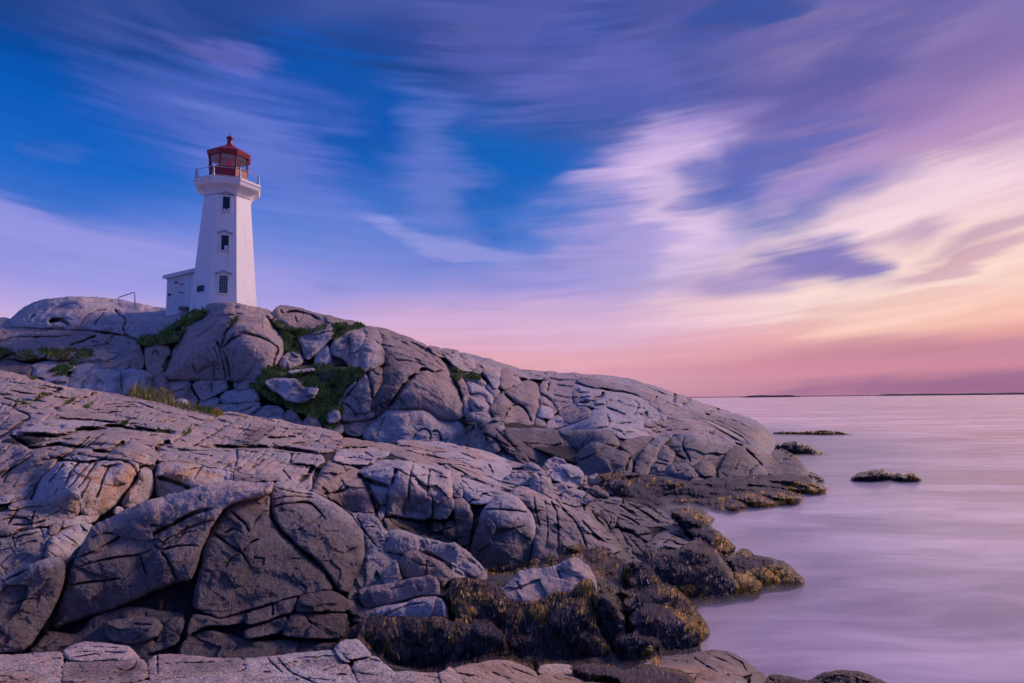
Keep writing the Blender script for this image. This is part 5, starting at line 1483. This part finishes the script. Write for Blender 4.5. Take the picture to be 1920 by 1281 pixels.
def window(vc, hpx, wpx, style):
    p, ax, up, nn = facet(vc)
    h = hpx * MPY / 2; w = wpx * MPX / 2
    fr = merge([box(p, ax, up, nn, -w - .13, -w, -h - .02, h + .12, -.05, .07), box(p, ax, up, nn, w, w + .13, -h - .02, h + .12, -.05, .07),
                box(p, ax, up, nn, -w, w, h, h + .12, -.05, .068)])
    f = pymesh('window', *fr, 'white_trim', LH)
    pymesh('pane', *box(p, ax, up, nn, -w + .002, w - .002, -h + .002, h - .002, -.05, .012), 'window_glass', f)
    pymesh('sill', *box(p, ax, up, nn, -w - .16, w + .16, -h - .12, -h - .021, -.05, .13), 'white_trim', f)
    # peaked hood moulding with little returns
    k = [(-w - .36, h + .16), (-w - .10, h + .20), (0, h + .40), (w + .10, h + .20), (w + .36, h + .16)]
    hv = []
    for (x, y) in k:
        for dy in (0, .10):
            for z in (-.05, .17):
                hv.append(p + ax * x + up * (y + dy) + nn * z)
    hf = []
    for i in range(4):
        a = i * 4; b = a + 4
        hf += [(a, b, b + 1, a + 1), (a + 2, a + 3, b + 3, b + 2), (a + 1, b + 1, b + 3, a + 3), (a, a + 2, b + 2, b)]
    hf += [(0, 1, 3, 2), (16, 18, 19, 17)]
    pymesh('hood', hv, hf, 'grey_metal', f)
    bars = []
    if style == 'grid':
        for i in range(1, 4):
            bars.append(box(p, ax, up, nn, -w + 2 * w * i / 4 - .014, -w + 2 * w * i / 4 + .014, -h + .003, h - .003, .012, .035))
        for i in range(1, 7):
            bars.append(box(p, ax, up, nn, -w + .003, w - .003, -h + 2 * h * i / 7 - .014, -h + 2 * h * i / 7 + .014, .012, .032))
    else:
        bars.append(box(p, ax, up, nn, -w + .003, w - .003, -.03 + .2 * h, .03 + .2 * h, .012, .04))
    pymesh('glazing_bars', *merge(bars), 'grey_metal' if style == 'grid' else 'dark_iron', f)
    if style == 'card':
        pymesh('white_panel', *box(p, ax, up, nn, -.02, w - .05, -h + .04, -h + .42, .0125, .022), 'white_trim', f)
    if style == 'clutter':
        pymesh('white_panel', *merge([box(p, ax, up, nn, -w + .06, -w + .2, -h + .03, -h + .2, .0125, .02), box(p, ax, up, nn, -.05, .06, -h + .03, -h + .16, .0125, .02), box(p, ax, up, nn, w - .16, w - .03, -h + .03, -h + .26, .0125, .02)]), 'white_trim', f)


window(382.5, 27.5, 13, 'clutter'); window(455.5, 28, 13.5, 'card'); window(533.5, 32, 15, 'grid')
# small square window in the left face
p, ax, up, nn = facet(541.5, R(-48.5))
f = pymesh('window', *merge([box(p, ax, up, nn, -.53, -.45, -.33, .33, -.05, .04), box(p, ax, up, nn, .45, .53, -.33, .33, -.05, .04), box(p, ax, up, nn, -.45, .45, .28, .33, -.05, .038), box(p, ax, up, nn, -.45, .45, -.33, -.28, -.05, .038)]), 'white_trim', LH)
pymesh('pane', *box(p, ax, up, nn, -.448, .448, -.278, .278, -.05, .01), 'window_glass', f)

# lantern room
lant = pymesh('lantern_parapet', *lathe8([(39.2, 350), (39.2, 324), (40.6, 323.7), (40.6, 322.1)]), 'red_paint', LH)
for k in range(8):
    a = np.array(oct_pt(38.6, 324, TH[k])); b = np.array(oct_pt(38.6, 296.5, TH[k]))
    pymesh('lantern_post', *tube([a, b], 0.075, 6), 'red_paint', LH)
for k in range(8):
    a = np.array(oct_pt(37.8, 322.3, TH[k])); b = np.array(oct_pt(37.8, 322.3, TH[(k + 1) % 8])); c = np.array(oct_pt(37.8, 298.5, TH[(k + 1) % 8])); d = np.array(oct_pt(37.8, 298.5, TH[k]))
    pymesh('lantern_pane', [a, b, c, d], [(0, 1, 2, 3)], 'lantern_glass', LH)
roof = pymesh('lantern_roof', *lathe8([(38.5, 299.7), (43.2, 300.3), (45.4, 293.1), (44.6, 291.7), (28, 283), (12, 275.5), (6.0, 272)]), 'red_paint', LH)
pymesh('ceiling', *lathe8([(37.5, 303), (36.5, 298.5)], True, True), 'ceiling_grey', LH)
vent = pymesh('vent', *lathe8([(7.5, 273.5), (6.0, 271), (5.0, 268.5), (5.0, 262), (6.4, 260.6), (7.2, 259.6), (7.2, 258.3), (4.2, 257.6), (1.2, 257)], n=20), 'red_paint', roof, True)
c0 = np.array(oct_pt(0, 258, 0))
pymesh('lightning_rod', *merge([tube([c0, c0 + (0, 0, .42)], .035, 6), tube([c0 + (.13, .0, 0), c0 + (.13, 0, .2)], .02, 6)]), 'dark_iron', roof)
lb = np.array(oct_pt(0, 322, 0))
pymesh('lamp_pedestal', *tube([lb - (0, 0, .3), lb + (0, 0, .35)], .16, 12), 'dark_iron', LH)
pymesh('lamp_lens', *tube([lb + (0, 0, .36), lb + (0, 0, .42), lb + (0, 0, .80), lb + (0, 0, .86)], .21, 14), 'red_lens', LH)
# gallery rail: eight posts, two rails
cor = [np.array(oct_pt(63.5, 349.6, a)) for a in TH]
for k in range(8):
    pymesh('rail_post', *merge([tube([cor[k], cor[k] + (0, 0, .98)], .075, 8), tube([cor[k] + (0, 0, 0), cor[k] + (0, 0, .3)], .11, 8)]), 'grey_metal', LH)
rl = []
for k in range(8):
    a, b = cor[k], cor[(k + 1) % 8]
    for hh in (.14, .90):
        rl.append(tube([a + (0, 0, hh), b + (0, 0, hh)], .03, 6))
pymesh('handrail', *merge(rl), 'grey_metal', LH)

# annex with lean-to roof, door, hinges and lock
AD = 56.2
A0 = P(311, 580, AD); A1 = P(372, 580, AD + 0.6)
ax = (A1 - A0); ax[2] = 0; LA = np.linalg.norm(ax); ax /= LA
nn = np.cross(ax, [0, 0, 1.0]); bk = -nn          # outward front normal, inwards
zA = lambda v: zproj(A0[0], A0[1], v)
org = np.array([A0[0] - LC[0], A0[1] - LC[1], 0.0])
zl, zr, zb = zA(519.5) - Z0, zA(507) - Z0, zA(592) - Z0
zx = lambda x: zl + (zr - zl) * x / (47 * MPX)
up = np.array([0, 0, 1.0])
D = 3.2
v8 = [org + ax * x + bk * y + up * z for (x, y, z) in [(0, 0, zb), (LA, 0, zb), (LA, D, zb), (0, D, zb), (0, 0, zx(0)), (LA, 0, zx(LA)), (LA, D, zx(LA)), (0, D, zx(0))]]
annex = pymesh('annex', v8, [(0, 3, 2, 1), (4, 5, 6, 7), (0, 1, 5, 4), (1, 2, 6, 5), (2, 3, 7, 6), (3, 0, 4, 7)], 'white_paint', LH)
rv = [org + ax * x + bk * y + up * (zx(x) + dz) for dz in (.012, .16) for (x, y) in [(-.28, -.22), (LA, -.22), (LA, D + .2), (-.28, D + .2)]]
pymesh('annex_roof', rv, [(0, 3, 2, 1), (4, 5, 6, 7), (0, 1, 5, 4), (1, 2, 6, 5), (2, 3, 7, 6), (3, 0, 4, 7)], 'concrete', annex)
rv = [org + ax * x + bk * y + up * (zx(x) + z0) for z0 in (-.16, .17) for (x, y) in [(-.30, -.26), (LA, -.26), (LA, -.225), (-.30, -.225)]]
pymesh('fascia', rv, [(0, 3, 2, 1), (4, 5, 6, 7), (0, 1, 5, 4), (1, 2, 6, 5), (2, 3, 7, 6), (3, 0, 4, 7)], 'white_trim', annex)
bx = lambda u0, u1, v0, v1, d0, d1: box(org, ax, up, nn, (u0 - 311) * MPX, (u1 - 311) * MPX, zA(v1) - Z0, zA(v0) - Z0, d0, d1)
pymesh('door_frame', *merge([bx(313.6, 314.6, 524, 582, -.02, .05), bx(342.6, 343.6, 524, 582, -.02, .05), bx(314.6, 342.6, 523.6, 524.6, -.02, .048)]), 'white_trim', annex)
door = pymesh('door', *bx(314.7, 342.5, 524.7, 582, -.03, .03), 'door_paint', annex)
pymesh('door_window', *bx(324, 333, 530, 548, .0, .036), 'ceiling_grey', door)
pymesh('notice', *bx(325, 332, 527.8, 531.5, .0, .041), 'sign_red', door)
for v0 in (532.4, 548.2):
    pymesh('hinge', *merge([bx(336, 343.5, v0 - .7, v0 + .7, .02, .06), bx(335, 337.4, v0 - 1.2, v0 + 1.2, .02, .055)]), 'dark_iron', door)
pymesh('lock', *merge([bx(314.2, 320.5, 551.2, 552.6, .02, .07), bx(315.4, 318.2, 550.6, 555.4, .02, .085)]), 'dark_iron', door)
pymesh('wall_vent', *bx(331.5, 345.0, 521.4, 522.0, -.02, .02), 'grey_metal', annex)
pymesh('step', *box(org, ax, up, nn, 1.15, LA + .4, zA(581.5) - Z0, zA(576.0) - Z0, -.1, .55), 'concrete', LH, bevel=.03)

# bent pipe handrail on the dome
hp = [P(222, 566, 57.0), P(222.3, 558.5, 57.0), P(224, 557.3, 57.0), P(250, 548.6, 57.0), P(252.3, 548.8, 57.0), P(252.8, 551, 57.0), P(253, 574, 57.0)]
hl = empty('pipe_handrail', tuple(map(float, hp[0])))
pymesh('rail', *tube([p - hp[0] for p in hp], .045, 8), 'grey_metal', hl)
o = [c for c in hl.children][0]; o.parent = None; o.location = tuple(map(float, hp[0])); bpy.data.objects.remove(hl)
o.name = 'pipe_handrail'; tag(o, 'thin bent metal pipe handrail sticking up from the granite dome left of the lighthouse', 'handrail')


# ------------------------------------------------------------------ plants
BARE = [pts(q) for q in ("497,714 510,709 535,707 560,711 568,723 582,727 600,726 592,744 575,754 555,757 533,750 523,738 503,728", "610,795 614,776 625,765 636,769 641,783 630,794", "537,697 560,692 590,691 592,697 565,701 543,702", "645,722 660,712 668,716 650,740 640,745", "612,722 622,718 632,735 622,742")]


def scatter(poly, n):
    p = chaikin(pts(poly), 1); lo, hi = p.min(0), p.max(0); out = []
    while sum(map(len, out)) < n:
        q = lo + RNG.random((n * 2, 2)) * (hi - lo); 
        k = inside(q, p)
        for bq in BARE:
            k &= ~inside(q, bq)
        out.append(q[k])
    return np.vstack(out)[:n]


def ribbons(pc, wv, tone, vary):
    """pc (N,K,3) centre lines, wv (N,K,3) half-width vectors"""
    N, K = pc.shape[:2]
    v = np.stack([pc - wv, pc + wv], 2).reshape(-1, 3)
    b = (np.arange(N) * K * 2)[:, None] + (np.arange(K - 1) * 2)[None]
    f = np.stack([b, b + 1, b + 3, b + 2], 2).reshape(-1, 4)
    rep = lambda a: np.repeat(a, K * 2)
    return v, f, rep(tone), rep(vary)


def collect(name, label, parts, mat, cat=None, extra=None, kind='stuff'):
    vs, fs, ts, vr = [], [], [], []; b0 = 0
    for v, f, a, r in parts:
        vs.append(v); fs.append(f + b0); ts.append(a); vr.append(r); b0 += len(v)
    me = np_mesh(name, np.vstack(vs), [np.vstack(fs)], {'tone': np.concatenate(ts), 'vary': np.concatenate(vr)}, smooth=False)
    o = link(name, me, MAT[mat]); tag(o, label, cat, kind=kind); return o


def weed(poly, n, tone, L, wpx, lift=3.0, spread=0.15, tmix=0.25, dmin=7.4):
    q = scatter(poly, n); N = len(q); K = 5
    ln = L * (0.5 + RNG.random(N)); dr = RNG.normal(0, spread, N)
    k = np.arange(K) / (K - 1)
    v = q[:, 1:2] + ln[:, None] * k; u = q[:, 0:1] + (dr * ln)[:, None] * k + RNG.normal(0, .6, (N, K))
    d = surf_get(u, v)
    ok = (d[:, 0] < 500) & (d[:, 0] > dmin); u, v, d, ln = u[ok], v[ok], d[ok], ln[ok]; N = len(u)
    for j in range(1, K):                       # hang free where the rock falls away, stay outside it otherwise
        lim = d[:, j - 1] * (1 + 0.02); d[:, j] = np.where(d[:, j] > lim, d[:, j - 1], d[:, j]); d[:, j] = np.maximum(d[:, j], d[:, j - 1] * 0.97)
    s = d / FPX
    cl = fbm(np.stack([q[ok][:, 0] / (L * 1.2), q[ok][:, 1] / (L * 1.6), np.zeros(N)], 1), 2, 301)[:, None]
    lf = lift * (0.3 + RNG.random((N, 1)) + 2.6 * np.clip(cl + .15, 0, 1)) * np.array([[0.2, 1.0, 1.1, 0.9, 0.5]])
    pc = P(u, v, d - lf * s)
    ang = RNG.uniform(-.9, .9, N)
    wd = (CR[None] * np.cos(ang)[:, None] + _f[None] * np.sin(ang)[:, None])
    wv = wd[:, None, :] * (s * wpx * 1.35 * (0.6 + 0.8 * RNG.random((N, 1))) * np.array([[.5, 1, 1, .8, .15]]))[..., None] * 0.5
    t = np.clip(tone + RNG.normal(0, tmix, N) * (0.5 if tone < .15 else 1) + 0.5 * cl[:, 0] * (tone > .2), 0, 1)
    return ribbons(pc, wv, t, np.clip(RNG.random(N) ** 2 * 1.5 + cl[:, 0] * .9 + .05, 0, 1.8))


def grass(poly, n, h, wpx, tone=0.15, tmix=0.2, depth=None, lean=0.3, wob=0.0):
    q = scatter(poly, n); q = q.mean(0) + (q - q.mean(0)) * 1.07
    q = q[fbm(np.stack([q[:, 0] / 17, q[:, 1] / 12, np.full(len(q), n * .013)], 1), 2, 321) > -.12]; N = len(q)
    tone = tone + 0.7 * np.clip(fbm(np.stack([q[:, 0] / 34, q[:, 1] / 22, np.full(len(q), n * .01)], 1), 2, 311), -.15, 1)
    d = surf_get(q[:, 0], q[:, 1]) if depth is None else depth + RNG.normal(0, wob, N)
    ok = d < 500; q, d, tone = q[ok], d[ok], tone[ok]; N = len(q); K = 4
    s = d / FPX; ht = h * s * (0.5 + RNG.random(N))
    base = P(q[:, 0], q[:, 1], d - 1.0 * s); k = np.arange(K) / (K - 1)
    ld = RNG.normal(0, lean, (N, 2)) + np.array([0.12, 0])
    pc = base[:, None, :] + np.stack([ld[:, 0:1] * k ** 1.8, ld[:, 1:2] * k ** 1.8, np.broadcast_to(k, (N, K)) * 0.95], 2) * ht[:, None, None]
    ang = RNG.uniform(0, np.pi, N); wd = np.stack([np.cos(ang), np.sin(ang) * .5, 0 * ang], 1)
    wv = wd[:, None, :] * (s * wpx)[:, None, None] * np.array([1, .9, .6, .08])[None, :, None] * 0.5
    return ribbons(pc, wv, np.clip(tone + RNG.normal(0, tmix, N), 0, 1), RNG.random(N))


def turf(poly, off, layer='C'):
    return rock("turf", layer, poly, off=off - 5, w=12, r=0.8, rough=2.4, mat='turf', joints=0, back=25)


PATCH = [
    ('dark green grass filling the cleft between the long dome and the giant boulder', "258,634 300,625 330,606 350,590 372,583 388,579 380,594 354,610 340,627 332,642 310,645 275,648 262,645", 12, 1700, 10, .12),
    ('green grass strip under the skyline ledge right of the giant boulder', "508,602 520,600 540,613 560,619 600,613 640,606 655,612 640,626 622,640 619,615 575,628 560,634 568,660 550,664 535,660 534,640 526,620", 4, 1700, 8, .15),
    ('bright green turf covering the hollow in the middle of the hill', "500,692 535,688 600,686 660,690 682,700 668,712 650,730 637,748 640,772 637,795 610,803 596,782 575,778 560,772 540,763 512,752 488,734 472,724 492,710", 14, 5200, 9, .10),
    ('green grass pocket on the skyline above the blue columns', "645,610 665,606 684,611 684,618 660,618 640,630 625,640 622,632", 4, 600, 8, .2),
    ('grass and dry stalks along the strip on the pale bluish ledge', "-20,658 20,655 30,660 30,675 60,678 90,674 128,673 170,672 168,656 140,655 100,655 80,654 30,662 -20,680", 8, 1500, 9, .3),
    ('dark grass overhanging a hollow in the pale rock at the left', "92,696 110,686 135,677 148,679 140,690 122,698 130,712 118,705 100,702", 12, 500, 8, .1),
    ('small grass pocket in a joint high on the right of the buttress', "850,690 860,692 864,712 856,716 850,706", 8, 260, 9, .3),
    ('small grass tuft on the ridge between the fluted rocks', "868,706 885,701 902,706 898,714 880,712", 14, 300, 9, .25),
]
for lab, poly, off, n, h, tone in PATCH:
    tf = turf(poly, off)
    g = grass(poly, int(n * 1.4), h * 0.55, 2.0, tone, .3, lean=.55)
    me = tf.data; base_n = len(me.vertices)
    o = collect('grass', lab, [g], 'grass', 'grass'); tf.parent = o; tf.name = 'turf'; tf['kind'] = 'stuff'
# stalks standing behind the foreground crest and tufts in its joints
crest = [grass("235,742 262,738 300,750 340,762 372,770 400,775 412,780 380,776 340,770 300,760 255,750", 900, 15, 2.0, .55, .3, 22.6, .35, .4),
         grass("225,738 250,736 300,752 330,764 325,768 270,752", 350, 24, 1.5, .85, .2, 22.8, .35, .4),
         grass("360,766 395,772 415,778 414,784 385,778", 320, 10, 2.2, .15, .2, 22.8, .3, .3)]
collect('grass', 'dry yellowish grass growing along the back of the left foreground crest', crest, 'grass', 'grass')
tuft = []
for q in ("26,752 40,750 58,762 52,765 34,764", "66,746 88,738 92,742 70,750", "55,706 64,707 66,712 58,713", "156,764 170,756 175,757 163,768", "340,815 352,806 362,797 366,803 350,818", "120,757 138,748 140,751 126,760", "228,793 238,790 240,796 230,797", "292,806 320,807 320,812 292,812"):
    tuft.append(grass(q, 90, 5, 2.0, .25, .3, lean=.6))
collect('grass', 'short green tufts rooted in the joints of the pinkish platform', tuft, 'grass', 'grass')
dark = [grass("447,597 440,606 428,620 424,622 434,606 442,597", 160, 9, 2.2, .25)]
collect('grass', 'dark plants rooted in the top of the branching crack on the giant boulder', dark, 'grass', 'grass')
# yellow flowers
fl = [(404, 771), (409, 774), (412, 777), (415, 773), (406, 776), (401, 774), (303, 729), (311, 733), (288, 806), (294, 807), (318, 805), (398, 772), (289, 733), (452, 779), (460, 783), (410, 770), (407, 768)]
vs, fs = [], []
for (u, v) in fl:
    for _ in range(9):
        d = 22.4; c = P(u + random.uniform(-3.2, 3.2), v + random.uniform(-3, 3), d); sz = .028
        a = np.array([random.uniform(-1, 1), random.uniform(-1, 1), random.uniform(.2, 1)]); a /= np.linalg.norm(a); b_ = np.cross(a, [0.3, 1, .2]); b_ /= np.linalg.norm(b_)
        i = len(vs); vs += [c + sz * a, c + sz * b_, c - sz * a, c - sz * b_]; fs.append((i, i + 1, i + 2, i + 3))
me = np_mesh('wildflowers', vs, [np.array(fs)], smooth=False)
tag(link('wildflowers', me, MAT['petal']), 'tiny yellow flowers in the grass behind the foreground crest', 'flowers', kind='stuff')

WEEDS = [
    ('brown seaweed carpet hung along the foot of the headland', [("1120,890 1180,884 1240,894 1300,902 1360,892 1420,890 1500,888 1525,896 1500,925 1400,950 1280,955 1180,930 1140,905", 15000, .12, 11, 2.0), ("1110,888 1180,884 1235,896 1300,905 1250,912 1160,903", 3000, .5, 8, 1.8),
        ("1330,935 1400,920 1450,918 1505,934 1440,950 1340,955", 4000, .9, 9, 1.8), ("1465,912 1500,898 1552,918 1520,928", 2600, .9, 9, 1.8), ("1240,930 1330,935 1330,955 1270,953", 900, .6, 8, 1.6)]),
    ('ochre weed on the low reef and rocks in open water', [("1452,810 1520,808 1580,812 1560,818 1500,818", 500, .8, 3, 1.5), ("1458,834 1490,829 1540,848 1480,850", 900, .05, 6, 1.6), ("1475,848 1560,854 1565,858 1500,858", 600, .8, 5, 1.6), ("1597,894 1640,881 1672,889 1672,897 1610,899", 1100, .05, 6, 1.7), ("1690,892 1710,886 1726,898 1700,901", 600, .7, 6, 1.6), ("1672,897 1685,888 1695,892 1690,902", 300, .1, 6, 1.6)]),
    ('black seaweed mat with ochre fringes draped over the low point', [("1195,1048 1250,1038 1300,1020 1330,1035 1370,1080 1375,1105 1320,1122 1270,1105 1225,1080", 8500, .03, 20, 2.6), ("1215,1070 1245,1085 1300,1095 1380,1095 1370,1115 1300,1125 1240,1110", 3200, .6, 17, 2.4), ("1376,1075 1400,1078 1430,1100 1400,1112 1385,1108", 1900, .9, 15, 2.2),
        ("1362,1048 1400,1037 1450,1048 1440,1058 1400,1062", 1500, .1, 12, 2.4), ("1395,1068 1440,1056 1480,1066 1506,1092 1450,1102 1410,1084", 3200, .85, 13, 2.3), ("1430,1075 1470,1072 1480,1080 1440,1085", 400, .1, 10, 2.3), ("1300,1010 1330,1028 1350,1045 1300,1030 1270,1035", 1600, .25, 14, 2.4)]),
    ('black weed with a bright ochre tip on the tongue behind the point', [("1262,960 1300,964 1345,1000 1345,1028 1310,1006", 2600, .03, 14, 2.2), ("1345,998 1368,1014 1378,1026 1345,1030 1335,1015", 1100, .85, 12, 2.1), ("1290,958 1325,965 1342,974 1310,970", 600, .85, 8, 2.0), ("1380,1036 1394,1029 1412,1041", 250, .7, 7, 2.0), ("1258,955 1290,965 1270,975", 400, .4, 9, 2.0)]),
    ('brown bladder weed fringe hanging at the foot of the long ribbed slope', [("1046,1028 1090,1018 1100,1030 1130,1022 1160,1045 1190,1070 1195,1110 1160,1125 1120,1090 1080,1050", 5200, .36, 20, 2.6, 3.0, .15, .25, 12.2), ("1090,1060 1140,1060 1190,1080 1195,1130 1150,1130", 2200, .08, 24, 2.8, 3.0, .15, .25, 12.2), ("880,1068 950,1060 990,1052 1030,1040 1050,1040 1020,1065 960,1078 900,1090", 2600, .42, 12, 2.4, 3.0, .15, .25, 12.2)]),
    ('long brown beard of weed on the rock below the long block', [("668,1175 700,1150 740,1158 780,1160 820,1152 850,1162 850,1200 760,1210 690,1210", 5600, .26, 26, 2.8), ("670,1205 760,1200 850,1195 910,1190 930,1230 850,1258 740,1250", 5200, .02, 34, 3.0), ("845,1100 870,1095 900,1105 890,1140 850,1150", 2000, .5, 20, 2.8), ("880,1130 950,1130 960,1200 900,1190", 2600, .1, 26, 2.8), ("840,1080 900,1085 935,1105 900,1120 860,1110", 1500, .4, 18, 2.8), ("900,1210 1000,1225 1060,1245 960,1255", 1500, .3, 18, 2.8)]),
    ('brown and black weed hanging from the saddle shaped boulder', [("940,1115 975,1128 1010,1125 1040,1108 1075,1108 1090,1085 1112,1085 1118,1130 1060,1145 980,1160 935,1150", 4200, .42, 24, 2.8), ("940,1140 1010,1135 1020,1240 950,1210", 3200, .05, 32, 3.0), ("1018,1160 1050,1130 1095,1132 1130,1190 1150,1235 1060,1245 1015,1235", 6000, .05, 32, 3.0), ("1120,1185 1165,1235 1130,1240 1105,1215", 900, .6, 18, 2.6), ("1060,1110 1100,1095 1116,1120 1115,1160", 1200, .35, 24, 2.6)]),
    ('wet weed on the mounds and boulder standing in the near water', [("1180,1135 1250,1102 1290,1130 1300,1150 1240,1135 1190,1165", 3200, .04, 16, 2.6), ("1240,1118 1290,1135 1330,1180 1315,1190 1280,1160", 2600, .82, 16, 2.4), ("1185,1165 1235,1138 1300,1165 1312,1200 1290,1225 1230,1215", 4800, .03, 26, 2.8), ("1280,1150 1300,1165 1300,1180 1282,1172", 350, .6, 12, 2.6), ("1120,1112 1150,1130 1172,1180 1150,1190", 2000, .05, 26, 2.8),
        ("1160,1200 1200,1186 1230,1208 1215,1235 1170,1225", 2400, .08, 22, 2.8), ("1205,1205 1232,1210 1245,1232 1200,1238", 1200, .75, 14, 2.6), ("1185,1055 1205,1062 1240,1100 1225,1140 1195,1120", 2200, .04, 26, 2.8)]),
    ('dark tangled weed in the gap between the near ledge and the sandy boulder', [("1062,1254 1110,1245 1175,1259 1205,1248 1290,1268 1300,1290 1190,1290 1150,1266", 2600, .12, 14, 3.0, 3.0, .15, .25, 4.6), ("1440,1270 1520,1276 1580,1258 1660,1282 1500,1292", 2600, .0, 8, 3.0, 3.0, .15, .25, 4.6)]),
]
for lab, zs in WEEDS:
    collect('seaweed', lab, [weed(*z) for z in zs], 'seaweed', 'seaweed')
